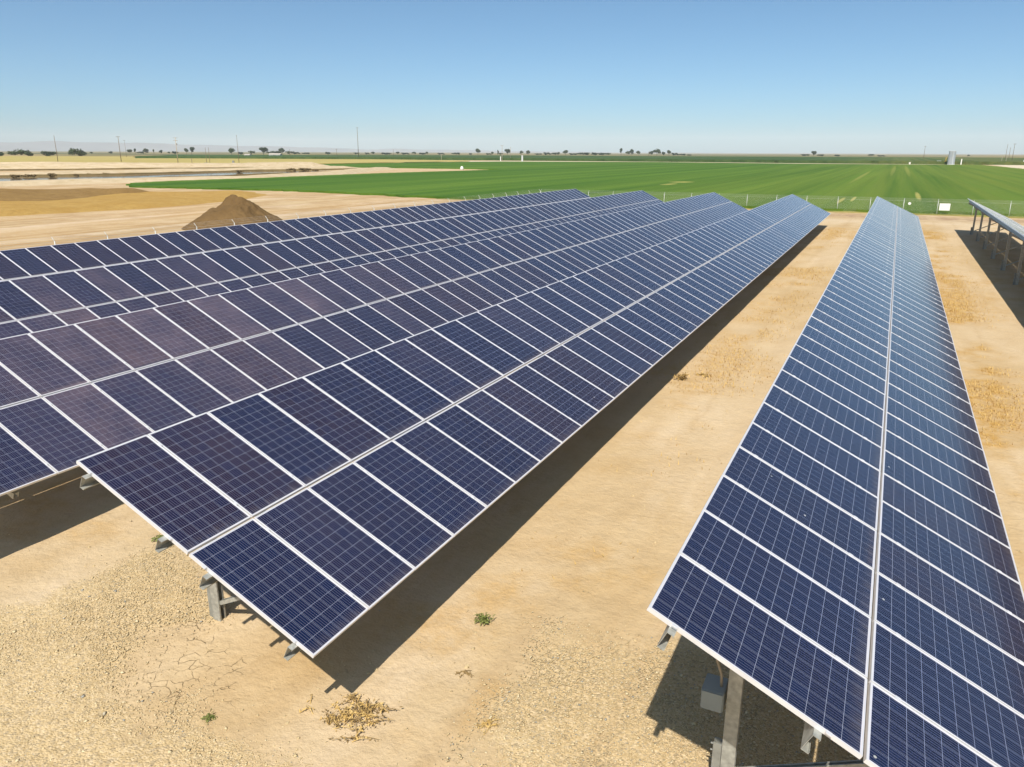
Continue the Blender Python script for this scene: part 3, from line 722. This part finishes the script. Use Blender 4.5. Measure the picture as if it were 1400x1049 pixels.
TREES = [  # px, base, width, height, kind, label
    (3, 214, 9, 7, 'bush', "low dark bush cut by the left edge of the picture on the dry field"),
    (29, 214, 21, 11, 'bush', "round dark green bush left of the first leaning pole"),
    (67.5, 213.6, 17, 7.5, 'bush', "low flat dark bush just left of the first leaning pole"),
    (101, 213.8, 15, 11.5, 'bush', "tallest of the dark bushes on the dry field, right of the first pole"),
    (114, 213.8, 14, 8, 'bush', "sloping dark bush joined to the right side of the tallest bush"),
    (125, 209.6, 5, 3, 'round', "tiny tree on the horizon just right of the sloping bush"),
    (151, 209.7, 6, 3.5, 'round', "tiny rounded tree on the horizon left of the second utility pole"),
    (178, 210, 8, 6, 'round', "greyish round tree just right of the paired poles at left"),
    (185, 209.8, 5, 7, 'tall', "slim dark tree beside a greyish round tree left of the transformer pole"),
    (192, 209.8, 7, 4, 'clump', "low pale clump of trees between the slim tree and the dome tree"),
    (199, 209.8, 9, 7, 'round', "dome shaped dark tree left of the transformer pole"),
    (210.5, 209.8, 4, 6, 'tall', "narrow leaning tree between the dome tree and the transformer pole"),
    (220, 209.8, 5, 5.5, 'round', "small round tree alone, second to the left of the transformer pole"),
    (231, 209.8, 4, 3.5, 'round', "smallest round tree just left of the transformer pole"),
    (239, 209.8, 8, 4, 'clump', "low dark tree clump right behind the transformer pole"),
    (255, 209.6, 7, 7.5, 'round', "shorter of the twin trees right of the transformer pole"),
    (262, 209.8, 8, 9.5, 'round', "taller of the twin trees right of the transformer pole"),
    (317, 212.2, 11, 9.5, 'round', "round tree with a green skirt left of the thin fourth pole"),
    (329, 211.5, 7, 3.5, 'clump', "low shrubby trees behind the thin fourth pole"),
    (344, 211.5, 7, 5, 'clump', "uneven small trees between a pale shed and the broad dark tree"),
    (360.5, 211.5, 13, 9.5, 'round', "broad dark tree in front of the long pale shed"),
    (374, 208.5, 14, 5, 'clump', "long flat tree line above the pale shed roof"),
    (386, 211, 10, 8, 'round', "grey green round tree at the right end of the pale shed"),
    (396, 211.3, 9, 4.5, 'clump', "low dark trees right of the pale shed"),
    (405, 211.3, 8, 3.5, 'clump', "low bluish green tree clump ending the group right of the shed"),
    (418, 209.5, 8, 3, 'clump', "thin tree strip left of the tall central pole, farther of two"),
    (448, 211.3, 7, 3.5, 'clump', "small dark clump on the tall crop left of the tall central pole"),
    (487, 211.3, 6, 3, 'clump', "small clump at the foot of the tall central pole"),
    (502, 211.3, 5, 3, 'clump', "first small tree clump right of the tall central pole"),
    (510, 211.3, 7, 4, 'round', "second, rounder tree clump right of the tall central pole"),
    (527, 211, 13, 3, 'clump', "long low tree hedge left of the short far pole above the field"),
    (544, 211, 6, 3.8, 'round', "round tree right of the short far pole"),
    (554, 211, 9, 3, 'clump', "flat tree clump in the middle of a chain of small far trees"),
    (566, 211, 6, 4, 'round', "rounded tree at the right of the chain of small far trees"),
    (577, 211, 9, 3, 'clump', "faint low tree row left of the white marker post"),
    (584, 211, 4, 4, 'round', "small round tree nearest the white marker post on its left"),
    (603, 211.3, 8, 2.8, 'clump', "low trees behind the white marker post"),
    (623, 211.3, 9, 3.5, 'clump', "low dark trees alone midway between marker post and the first big far tree"),
    (643, 211.5, 4, 2.5, 'clump', "very small shrub left of the first big far tree"),
    (653.5, 211.5, 8.5, 8, 'round', "first big far tree, leaning left, above the tall crop"),
    (668, 211.5, 6, 2.5, 'clump', "low shrub right of the first big far tree"),
    (673, 211.4, 5, 4.5, 'round', "small tree between the first big far tree and the twin poles"),
    (681, 211.4, 4, 6, 'tall', "slim pale tree just left of the twin poles"),
    (684.5, 211.4, 5, 3, 'clump', "low shrub at the foot of the twin poles"),
    (693.5, 211.5, 9, 8, 'round', "dark round tree right of the twin poles"),
    (713, 211.5, 5, 6, 'round', "round tree just left of the white standpipe top"),
    (722.5, 211.5, 7, 6, 'round', "round tree just right of the white standpipe"),
    (736, 211.6, 8, 2.5, 'clump', "very low tree strip right of the standpipe"),
    (748, 211.6, 8, 4, 'clump', "row of small round trees left of the domed tree"),
    (757, 211.6, 6, 4, 'clump', "small dark clump touching the left of the domed tree"),
    (763, 211.6, 6, 4, 'round', "small dome left of the larger domed tree"),
    (773, 211.6, 9, 6.5, 'round', "domed tree in the middle of the long horizon grove"),
    (783, 211.7, 8, 3, 'clump', "low hedge right of the domed tree"),
    (796, 211.7, 15, 4.2, 'clump', "long flat grove between the domed tree and the lone upright tree"),
    (812, 211.8, 8, 4, 'clump', "short grove nearer to the lone upright tree"),
    (825, 211.8, 16, 3.5, 'clump', "low even hedge ending before the lone upright tree"),
    (849, 211.8, 6.5, 9, 'tall', "lone upright tree with square crown above the tall crop"),
    (858, 211.8, 6, 6, 'round', "half hidden tree left of the rounded pale tree"),
    (863, 211.8, 7, 8, 'round', "rounded pale tree right of the lone upright tree"),
    (873, 211.8, 6, 6, 'round', "small tree between the rounded pale tree and the big far tree"),
    (890, 211.9, 7, 6, 'round', "left shoulder tree of the biggest far grove"),
    (898, 211.9, 12, 9, 'round', "biggest tree of the far grove on the horizon"),
    (907, 211.9, 6, 5, 'round', "right shoulder tree of the biggest far grove"),
    (914.5, 211.9, 7, 7, 'round', "dark round tree right of the biggest far grove"),
    (923, 212, 8, 4, 'clump', "low clump right of the dark round tree"),
    (932, 212, 8, 3, 'clump', "tapering hedge at the right end of the long grove"),
    (942, 212, 6, 2, 'clump', "last tiny shrubs ending the long grove"),
    (1101, 212.6, 10, 3, 'clump', "low wing of the isolated tree far right, on its left"),
    (1112, 212.6, 8, 7, 'round', "isolated domed tree far out on the horizon right of centre"),
    (1121, 212.6, 8, 3, 'clump', "low wing of the isolated tree far right, on its right"),
    (1144, 213, 7, 2.6, 'clump', "faint small clump right of the isolated domed tree"),
    (1190, 213.2, 9, 3.2, 'round', "faint low dome above the near end of the straight away row"),
    (1205, 213.3, 9, 2, 'clump', "faintest horizon shrubs right of the low dome"),
    (1324, 213.6, 3.2, 3.5, 'round', "single small dark tree right of the silver tank"),
]
for a in TREES: tree(*a)
# brush on the canal banks
for (px, py, w, h, lb) in ((22, 243.5, 13, 5.5, "grey brown brush pile on the canal edge at far left"), (38, 243, 14, 5, "flat dark brush right of the leftmost brush pile"), (74, 242.3, 12, 6, "ragged brush with a yellow side on the canal edge"),
                           (104, 241, 5, 4, "small brush tuft on the canal edge, middle of three"), (122, 240.5, 5, 4, "small leaning brush tuft before the dark round one"), (143, 240.2, 9, 4, "dark round brush on the canal edge"),
                           (123, 229, 6, 5, "pale dry bush high on the canal bank"), (398, 234, 10, 5, "dry reddish brush at the end of the canal"), (417, 233.8, 16, 4.5, "long low dry brush at the end of the canal"), (430, 235, 8, 4, "dark dry brush lump at the tip of the canal water"), (329, 236.3, 10, 4, "dark driftwood like brush on the far canal edge"), (224, 236.5, 4, 2.5, "tiny scrub tuft on the far canal bank")):
    o = tree(px, py, w, h, 'bush', lb); o.name = "brush"; o['category'] = "brush"; o['group'] = "brush along the canal"
    M_DRYB = bpy.data.materials.get("dry_brush") or leaf_material("dry_brush", (.16, .115, .055), (.28, .20, .095))
    o.children[0].material_slots[0].link = 'OBJECT'; o.children[0].material_slots[0].material = M_DRYB

# ------------------------------------------------------------------ utility poles
M_WOOD = plain("weathered_wood", (.20, .15, .11), .85, 0, .2, 3)
M_WOODP = plain("pale_wood", (.42, .36, .28), .85, 0, .15, 3)
M_INS = plain("insulator", (.30, .30, .30), .4)
def pole(px, base, top, label, arms=1, mat=M_WOOD, r=.16, extra=None, name="utility_pole", lim=900):
    p = at(px, base); D = math.hypot(p.x, p.y)
    if D > lim: p = Vector((p.x * lim / D, p.y * lim / D, 0))
    dep = FW.dot(p - Vector((0, 0, HC))); hgt = (base - top) * dep / F_PX * 1.0 / math.cos(PITCH) * .97
    o = empty(name, p, YAW); tag(o, label, "utility pole", "poles across the plain")
    mb = MB(); mb.tube([(0, 0, -.3), (0, 0, hgt)], r * 1.3, 8, r * .9); mb.build("pole_shaft", mat, o, True)
    for i in range(arms):
        z = hgt - .35 - 1.3 * i; mb = MB(); mb.box(-1.2, 1.2, -.17, -.05, z - .07, z + .07); c = mb.build("crossarm", mat, o)
        for x in (-1.1, -.45, .45, 1.1):
            mb = MB(); mb.tube([(x, -.11, z + .07), (x, -.11, z + .16), (x, -.11, z + .3)], .07, 6, .04); mb.build("insulator", M_INS, c)
    if extra == 'transformer':
        mb = MB(); z = hgt * .70; mb.tube([(.45, -.1, z), (.45, -.1, z + 1.0)], .3, 10); mb.box(.1, .3, -.14, -.06, z + .3, z + .7); mb.build("transformer", M_INS, o, False)
    return o
pole(79.5, 222, 187.5, "tall leaning looking bare pole between two dark bushes", 0, r=.14)
pole(166, 222, 188.5, "dark pole with a thick top left of the transformer pole, nearer of a pair", 1)
pole(173, 215, 192.5, "faint thin pole just right of the dark thick topped pole", 1, r=.12)
pole(243.6, 223.8, 190, "pale wooden pole with crossarms and a hanging transformer", 2, M_WOODP, .17, 'transformer')
pole(327, 224.2, 187, "thin tall pole right of the round tree with a green skirt", 0, r=.10)
pole(490.4, 217.6, 177, "tallest pole, standing alone at the edge of the tall crop", 1, r=.2)
pole(262.8, 225.2, 217, "short dark stake left of the paired machinery masts", 0, r=.12)
pole(283, 225.6, 203, "left mast of the paired thin masts over the bank equipment", 0, r=.09)
pole(287.3, 225.6, 203, "right mast of the paired thin masts over the bank equipment", 0, r=.09)
pole(396.5, 211.5, 200.5, "faint short pole above the trees right of the shed", 0, r=.16)
pole(460.5, 211.5, 200, "faint pole with a small arm left of the tall central pole", 1, r=.16)
pole(537.8, 211.5, 200.5, "short far pole above the crop right of the tall central pole", 0, r=.16)
pole(603.5, 219.5, 211.5, "short pale marker post at the edge of the tall crop", 0, M_WOODP, .14)
pole(686.5, 220, 200, "left pole of the twin pale poles beside the dark round tree", 1, M_WOODP, .15)
pole(697.8, 219, 202, "right pole of the twin pale poles beside the dark round tree", 0, M_WOODP, .15)
pole(887.2, 212, 202, "thin far pole left of the biggest far grove", 0, r=.16)
pole(1262.5, 217.5, 199, "dark pole left of the silver tank", 1)
pole(1373.5, 222.5, 198.5, "left pole of three beyond the field by the dirt road", 0, r=.13)
pole(1378, 222.8, 203, "short middle pole of three beyond the field by the dirt road", 0, r=.13)
pole(1383, 222.8, 198, "dark right pole of three beyond the field by the dirt road", 1, r=.15)

# ------------------------------------------------------------------ farm structures and equipment
M_WHITE = plain("white_paint", (.78, .77, .73), .5, 0, .05)
M_CORR = None
def tank_material():
    t = NT("corrugated_zinc"); P = t.obj(); s = t.n('ShaderNodeSeparateXYZ'); t.put(s.inputs[0], P)
    w = t.n('ShaderNodeTexWave', wave_type='BANDS', bands_direction='Z'); t.put(w.inputs[0], P); w.inputs['Scale'].default_value = 2.2
    t.bump(w.outputs[1], .3, .06)
    c = t.mix(t.ramp(t.noise(t.scale(P, (1.5, 1.5, .2)), 1.0, 4), .35, .65), (.42, .47, .50), (.56, .60, .62))
    return t.set(Base_Color=c, Metallic=.55, Roughness=.38)
q = at(1299.8, 225.3); o = empty("water_tank", q); tag(o, "tall silver corrugated cylindrical tank behind the green field", "tank")
mb = MB(); mb.tube([(0, 0, 0), (0, 0, 7.9)], 1.95, 28); mb.build("tank_wall", tank_material(), o, False)
mb = MB(); mb.tube([(0, 0, 7.9), (0, 0, 8.02)], 2.0, 28); mb.build("rim", M_ALU, o)
mb = MB(); mb.tube([(0, 0, -.1), (0, 0, .18)], 2.15, 28); mb.build("plinth", M_WHITE, o)
mb = MB()
for x in (-.22, .22): mb.tube([(x, -2.12, .2), (x, -2.12, 8.2)], .03, 5)
for k in range(24): mb.tube([(-.22, -2.12, .5 + k * .32), (.22, -2.12, .5 + k * .32)], .02, 4)
mb.build("ladder", M_ZINC, o)
M_YEL = plain("yellow_paint", (.62, .36, .05), .5)
q = at(1291, 224.9); o = empty("pump_engine", q, .3); tag(o, "yellow pump engine on a frame left of the silver tank", "pump")
mb = MB(); mb.box(-.9, .9, -.7, .7, .35, 2.0); e = mb.build("engine_housing", M_YEL, o)
bm = bmesh.new(); bm.from_mesh(e.data); bmesh.ops.bevel(bm, geom=bm.edges[:], offset=.12, segments=2, affect='EDGES'); bm.to_mesh(e.data); bm.free()
mb = MB(); mb.tube([(.5, 0, 2.0), (.5, 0, 3.9)], .16, 8); mb.tube([(.5, 0, 3.9), (1.0, 0, 4.2)], .13, 8); mb.build("exhaust_pipe", M_YEL, o, True)
mb = MB(); mb.box(-1.1, 1.1, -.8, -.65, .1, .35); mb.box(-1.1, 1.1, .65, .8, .1, .35); mb.build("skid", M_ZINC_D, o)
mb = MB(); mb.tube([(-1.0, 0, 1.0), (-1.6, 0, 1.0), (-1.9, 0, .1)], .2, 8); mb.build("outlet_pipe", M_ZINC, o, True)
q = at(1283, 224.6); o = empty("equipment_cabinet", q, .3); tag(o, "white equipment cabinet at the field edge left of the yellow pump", "cabinet")
mb = MB(); mb.box(-1.1, 1.1, -.6, .6, .15, 2.0); c_ = mb.build("cabinet_body", M_WHITE, o)
mb = MB(); mb.box(-1.2, 1.2, -.7, .7, 2.0, 2.12); mb.build("cabinet_roof", M_WHITE, o)
mb = MB(); mb.box(-1.0, -.02, -.64, -.6, .3, 1.9); mb.build("door", M_WHITE, o); mb = MB(); mb.box(.02, 1.0, -.64, -.6, .3, 1.9); mb.build("door", M_WHITE, o)
mb = MB(); mb.box(-1.1, 1.1, -.5, .5, 0, .15); mb.build("base", M_ZINC_D, o)
def standpipe(px, base, top, w, label):
    p = at(px, base); s = FW.dot(p - Vector((0, 0, HC))) / F_PX; h = (base - top) * s; r = w * s / 2
    o = empty("standpipe", p); tag(o, label, "standpipe", "white irrigation standpipes")
    mb = MB(); mb.tube([(0, 0, -.1), (0, 0, h)], r, 16); mb.build("pipe", M_WHITE, o)
    mb = MB(); mb.tube([(0, 0, h), (0, 0, h + .12)], r * 1.12, 16); mb.build("cap", M_WHITE, o)
standpipe(714, 221, 213, 2.3, "thick white concrete standpipe at the edge of the tall crop")
standpipe(684.4, 220.2, 214.5, 1.2, "thin white standpipe left of the twin pale poles")
standpipe(1313.6, 225.5, 218, 1.4, "white standpipe right of the silver tank")
standpipe(1399, 226, 219.5, 1.8, "white standpipe at the right edge beyond the dirt road")
standpipe(1243.5, 225.3, 222.2, 2.2, "stubby white standpipe at the field edge left of the cabinet")
# pale shed
M_ROOF = plain("pale_roof", (.50, .44, .38), .6)
def shed(px, base, w, h, label):
    p = at(px, base); D = math.hypot(p.x, p.y)
    if D > 1000: p = Vector((p.x * 1000 / D, p.y * 1000 / D, 0))
    s = FW.dot(p - Vector((0, 0, HC))) / F_PX; Wd, H = w * s, h * s
    o = empty("shed", p, YAW); tag(o, label, "shed", "farm sheds on the horizon")
    mb = MB(); mb.box(-Wd / 2, Wd / 2, 0, 9, 0, H * .65); mb.build("wall", M_WHITE, o)
    mb = MB(); mb.add([(-Wd / 2 - .4, -.5, H * .62), (Wd / 2 + .4, -.5, H * .62), (Wd / 2 + .4, 4.5, H), (-Wd / 2 - .4, 4.5, H), (-Wd / 2 - .4, 9.5, H * .62), (Wd / 2 + .4, 9.5, H * .62)], [(0, 1, 2, 3), (3, 2, 5, 4), (0, 3, 4), (1, 5, 2), (0, 4, 5, 1)])
    mb.build("roof", M_ROOF, o)
    mb = MB(); mb.box(-1.6, 1.6, -.08, -.01, 0, H * .5); mb.build("door", M_ZINC_D, o)
shed(375, 211.6, 15, 5, "long pale farm shed between the broad dark tree and the grey green tree")
shed(337, 211, 7, 4, "small pale farm shed right of the thin tall pole")
shed(357, 211.8, 8, 2, "low white shed under the broad dark tree")
# white sign panel on the far fence and round white disc
p0, p1 = at(1284.5, 289), at(1299.5, 289)
def on_fence(px, py):
    d = FW + RT * ((px - 700) / F_PX) - UP * ((py - 524.5) / F_PX); tt = 96.86 / d.y
    return Vector((d.x * tt, 96.86, HC + d.z * tt))
a, b_ = on_fence(1285.0, 278.2), on_fence(1298.2, 288.2)
o = empty("fence_sign", (0, 0, 0)); o.location = ((a.x + b_.x) / 2, 96.86, (a.z + b_.z) / 2); tag(o, "blank white rectangular sign wired to the far fence", "sign")
mb = MB(); mb.box(-(b_.x - a.x) / 2, (b_.x - a.x) / 2, -.012, .012, -(a.z - b_.z) / 2, (a.z - b_.z) / 2); mb.build("sign_panel", M_WHITE, o)
mb = MB()
for x in (-.3, .3): mb.tube([(x, .03, .45), (x, .03, -.45)], .01, 5)
mb.build("bracket", M_ZINC, o)
a = on_fence(1243.6, 278.4); o = empty("marker_disc", a); tag(o, "small round white disc on the far fence left of the white sign", "marker")
mb = MB(); mb.tube([(0, -.02, 0), (0, .02, 0)], .15, 16); mb.build("disc", M_WHITE, o)
mb = MB(); mb.tube([(0, .03, .05), (0, .1, .05)], .02, 6); mb.build("clip", M_ZINC, o)
# pickup and trailer by the dirt road
M_TYRE = plain("tyre_rubber", (.03, .03, .03), .8); M_GLASS = NT("dark_glass").set(Base_Color=(.02, .025, .03), Roughness=.08)
def pickup(px, base, rz, paint, label):
    p = at(px, base); o = empty("pickup_truck", p, rz); tag(o, label, "pickup truck")
    mb = MB(); prof = [(-2.6, .5), (2.6, .5), (2.6, 1.0), (1.4, 1.12), (.8, 1.75), (-.6, 1.78), (-.75, 1.15), (-2.6, 1.12)]; n = len(prof)
    mb.add([(x, -.95, z) for x, z in prof] + [(x, .95, z) for x, z in prof], [tuple(range(n)), tuple(range(n, 2 * n))[::-1]] + [(i, n + i, n + (i + 1) % n, (i + 1) % n) for i in range(n)])
    mb.build("body", paint, o)
    mb = MB(); mb.box(-.5, .75, -.965, -.955, 1.2, 1.62); mb.box(-.5, .75, .955, .965, 1.2, 1.62); mb.build("window", M_GLASS, o)
    for x in (-1.6, 1.65):
        for y in (-.86, .86):
            mb = MB(); mb.tube([(x, y - .12, .38), (x, y + .12, .38)], .38, 14); w = mb.build("wheel", M_TYRE, o)
            mb = MB(); mb.tube([(x, y - .13, .38), (x, y + .13, .38)], .2, 10); mb.build("rim", M_ALU, w)
pickup(1354, 222.6, 2.6, plain("red_paint", (.30, .10, .07), .35), "dark red pickup parked on the dirt road right of the tank")
pickup(1366, 222.2, 3.3, M_WHITE, "white pickup parked beside the three poles")
q = at(1372, 224.2); o = empty("drill_rig", q, .4); tag(o, "tan piece of farm machinery with two stub masts below the three poles", "machinery")
mb = MB(); mb.box(-2.2, 2.2, -.7, .7, .5, 1.1); mb.build("chassis", M_YEL, o)
for x in (-1.6, 1.2): mb = MB(); mb.tube([(x, 0, 1.1), (x, 0, 4.6)], .14, 6); mb.build("mast", M_WOODP, o)
for x in (-1.5, 1.5):
    for y in (-.75, .75): mb = MB(); mb.tube([(x, y - .12, .42), (x, y + .12, .42)], .42, 12); mb.build("wheel", M_TYRE, o)
# equipment on the canal bank
q = at(284.5, 226.5); o = empty("bank_pump", q, YAW); tag(o, "dark pump set on the bank at the foot of the paired masts", "pump")
mb = MB(); mb.box(-1.5, .2, -.5, .5, .2, 1.3); mb.build("pump_body", M_ZINC_D, o); mb = MB(); mb.tube([(.2, 0, .7), (1.6, 0, .8), (2.4, 0, .1)], .18, 8); mb.build("pipe", M_WOOD, o, True)
mb = MB(); mb.box(-1.7, .5, -.55, -.4, 0, .2); mb.box(-1.7, .5, .4, .55, 0, .2); mb.build("skid", M_WOOD, o)
q = at(314, 225.8); o = empty("pipe_trailer", q, YAW); tag(o, "low dark trailer with an upright end on the canal bank", "trailer")
mb = MB(); mb.box(-2.6, 2.0, -.6, .6, .5, .7); mb.build("bed", M_WOOD, o); mb = MB(); mb.box(1.5, 2.3, -.5, .5, .7, 2.1); mb.build("reel", M_ZINC_D, o)
for x in (-1.6, 1.2):
    for y in (-.6, .6): mb = MB(); mb.tube([(x, y - .1, .35), (x, y + .1, .35)], .35, 10); mb.build("wheel", M_TYRE, o)
q = at(631.5, 232.6); mb = MB(); mb.tube([(0, 0, 0), (0, 0, .9), (0, 0, 1.35)], 0.8, 10, .3); o = mb.build("boulder", M_WHITE, None, True); o.location = q
tag(o, "white rounded boulder on the pale bank tip in the green field", "boulder")

# ------------------------------------------------------------------ weeds and dry brush in front
M_GREENW = leaf_material("weed_green", (.13, .155, .04), (.22, .23, .07))
M_STRAW = leaf_material("straw", (.50, .32, .10), (.62, .44, .18))
M_STRAWD = leaf_material("brown_straw", (.20, .13, .055), (.33, .22, .09))
def weed(px, py, r, h, n, mats, label, cat, leaf=.035, seed=1, name="weed", flat=1.0, elong=1.0, crowns=1):
    r_ = random.Random(seed); p = at(px, py); o = empty(name, p); tag(o, label, cat)
    groups = [MB() for _ in mats]
    cs = [Vector((0, 0, 0))] + [Vector((r_.uniform(-r, r) * elong * .75, r_.uniform(-r, r) * .45, 0)) for _ in range(crowns - 1)]; rr = r if crowns == 1 else r * .58
    for k in range(n):
        mb = groups[k % len(mats)] if r_.random() < .8 else r_.choice(groups)
        a = r_.uniform(0, 6.28); L = rr * r_.uniform(.3, 1.0); cc = r_.choice(cs); e = cc + Vector((math.cos(a) * L * elong, math.sin(a) * L, h * r_.uniform(.2, 1) * (1.15 - L / rr * .6) * flat))
        s0 = cc + Vector((r_.gauss(0, rr * .16), r_.gauss(0, rr * .16), 0)); m_ = s0.lerp(e, .5) + Vector((0, 0, h * .25))
        mb.tube([s0, m_, e], .006, 4, .003)
        for i in range(7):
            tt = r_.uniform(.25, 1.02); q = (s0.lerp(m_, tt * 2) if tt < .5 else m_.lerp(e, tt * 2 - 1)) + Vector((r_.gauss(0, .02), r_.gauss(0, .02), r_.gauss(0, .012)))
            u = Vector((r_.gauss(0, 1), r_.gauss(0, 1), r_.gauss(0, .5))).normalized(); w = u.cross(Vector((r_.gauss(0, .5), r_.gauss(0, .5), 1))).normalized()
            s = leaf * r_.uniform(.5, 1.2); mb.add([q - u * s * .2, q + u * s * .5 + w * s * .28, q + u * s * 1.3, q + u * s * .5 - w * s * .28], [(0, 1, 2, 3)])
    for mb, (nm, m) in zip(groups, mats): 
        me = bpy.data.meshes.new(nm); me.from_pydata(mb.v, [], mb.f); me.update(); me.materials.append(m); link(nm, me, o)
    return o
weed(661, 851, .14, .14, 22, [("foliage", M_GREENW)], "small green weed alone on the bare ground between the two front rows", "weed", .04, 3)
weed(466, 984, .46, .13, 62, [("stems", M_STRAW), ("dead_leaves", M_STRAWD)], "sprawling dry straw coloured bush beyond the tip of the middle row's shadow", "dry bush", .034, 5, "dry_bush", .8, 1.15, 9)
weed(506, 974, .28, .12, 30, [("stems", M_STRAW), ("dead_leaves", M_STRAWD)], "smaller dry bush touching the right side of the sprawling dry bush", "dry bush", .034, 6, "dry_bush", .8, 1.2, 5)
weed(286, 983, .08, .05, 14, [("foliage", M_GREENW)], "tiny green sprout on the edge of the cracked mud and gravel", "weed", .03, 8)
weed(222, 738, .16, .08, 22, [("foliage", M_GREENW)], "low green weed under the second purlin end of the middle row", "weed", .05, 9)
weed(668, 992, .16, .07, 16, [("stems", M_STRAW)], "scattered dry sprigs on the left rim of the right gravel patch", "dry bush", .025, 12, "dry_bush", .6)
weed(634, 918, .14, .03, 9, [("stems", M_STRAWD)], "few brown dry stalks lying left of the right gravel patch", "dry bush", .02, 13, "dry_bush", .4, 1.6)
weed(932, 519, .26, .2, 26, [("stems", M_STRAW), ("dead_leaves", M_STRAWD)], "clump of golden dry grass at the shadow edge halfway along the aisle", "dry bush", .06, 14, "dry_bush")
weed(962, 514, .25, .08, 16, [("stems", M_STRAW), ("dead_leaves", M_STRAWD)], "flatter golden grass clump just right of the one halfway along the aisle", "dry bush", .06, 15, "dry_bush", .7)
# low golden dry growth beside the shaded strips
def dry_growth():
    mb = MB(); r_ = random.Random(21); V = []; Fc = []
    n = 26000
    xs_ = np.concatenate([rng.normal(AX['R'] + 2.75, .55, n), rng.normal(AX['M'] + 2.75, .7, n)]); ys_ = rng.uniform(9, 86, 2 * n)
    d = fbm(xs_, ys_, .22) * .6 + fbm(xs_ + 90, ys_, .9) * .4
    k = (rng.random(2 * n) < sstep(d, .46, .62) * np.concatenate([np.ones(n), np.full(n, .7)]) * sstep(ys_, 9, 24)) & (ys_ < 75)
    for x, y in zip(xs_[k], ys_[k]):
        a = r_.uniform(0, 6.28); s = r_.uniform(.03, .08); hh = r_.uniform(.03, .11)
        mb.add([(x, y, 0), (x + .02 * math.sin(a), y - .02 * math.cos(a), 0), (x + s * math.cos(a), y + s * math.sin(a), hh)], [(0, 1, 2)])
    me = bpy.data.meshes.new("dry_grass"); me.from_pydata(mb.v, [], mb.f); me.update(); me.materials.append(M_STRAW)
    tag(link("dry_grass", me), "sparse golden dry grass along the edges of the aisles", "grass", kind='stuff')
dry_growth()

# ------------------------------------------------------------------ far hills and the dusty air of the plain
def hills():
    A = np.linspace(-.75, 1.45, 220); K = 8; vs = []; R0 = 13500
    for i, a in enumerate(A):                       # a: bearing left of +Y
        base = 50 + 85 * float(np.exp(-((a - .92) / .22) ** 2)) + 120 * float(fbm(np.array(a * 9 + 3), np.array(.5), 1.0)) - 60
        base *= .22 + .78 * float(sstep(np.array(a), .1, .85))
        for k in range(K):
            u = k / (K - 1); z = base * (1 - (1 - u) ** 2) * (1 + .25 * (float(fbm(np.array(a * 60 + k * 3.1), np.array(k * 1.7), 1.0)) - .5)) if k else -5
            r = R0 + 1500 * u; vs.append((-math.sin(a) * r, math.cos(a) * r, z))
    fs = [(i * K + k, i * K + k + 1, (i + 1) * K + k + 1, (i + 1) * K + k) for i in range(len(A) - 1) for k in range(K - 1)]
    mb = MB(); mb.add(vs, fs); o = mb.build("hills", plain("bare_hills", (.17, .17, .18), .95, 0, .2, .002), None, True); o['kind'] = 'structure'
hills()
mb = MB(); mb.box(-16500, 16500, -16500, 16500, -8, 310); hz = mb.build("haze", bpy.data.materials.new("haze_air")); hz['kind'] = 'stuff'
hm = hz.data.materials[0]; hm.use_nodes = True; ht = hm.node_tree; ht.nodes.clear()
pv = ht.nodes.new('ShaderNodeVolumePrincipled'); pv.inputs['Color'].default_value = (.90, .94, .99, 1); pv.inputs['Density'].default_value = 0.65e-4; pv.inputs['Anisotropy'].default_value = -.3
ho = ht.nodes.new('ShaderNodeOutputMaterial'); ht.links.new(pv.outputs[0], ho.inputs['Volume'])

# clods and pebbles lying about the bare aisles
def clods():
    n = 9000
    X = rng.uniform(-13, 6, n); Y = 2.5 + 26 * rng.random(n) ** 1.7; k = rng.random(n) < sstep(fbm(X, Y, .5), .35, .6); X, Y = X[k], Y[k]
    mb = MB(); r_ = random.Random(4)
    for x, y in zip(X, Y):
        r = math.exp(r_.gauss(math.log(.011), .45)); a = r_.uniform(0, 6.28)
        p = [(math.cos(a + i * 1.26) * r * r_.uniform(.7, 1.2), math.sin(a + i * 1.26) * r * r_.uniform(.7, 1.2)) for i in range(5)]
        vs = [(x + q[0], y + q[1], -.01) for q in p] + [(x + q[0] * .6, y + q[1] * .6, r * r_.uniform(.4, .8)) for q in p]
        mb.add(vs, [(i, (i + 1) % 5, 5 + (i + 1) % 5, 5 + i) for i in range(5)] + [(5, 6, 7, 8, 9)])
    me = bpy.data.meshes.new("soil_clods"); me.from_pydata(mb.v, [], mb.f); me.update(); me.materials.append(plain("dry_clod", (.50, .385, .215), .95, 0, .25, 1.5))
    tag(link("soil_clods", me), "small dry clods and pebbles strewn over the bare aisles", "soil clods", kind='stuff')
clods()
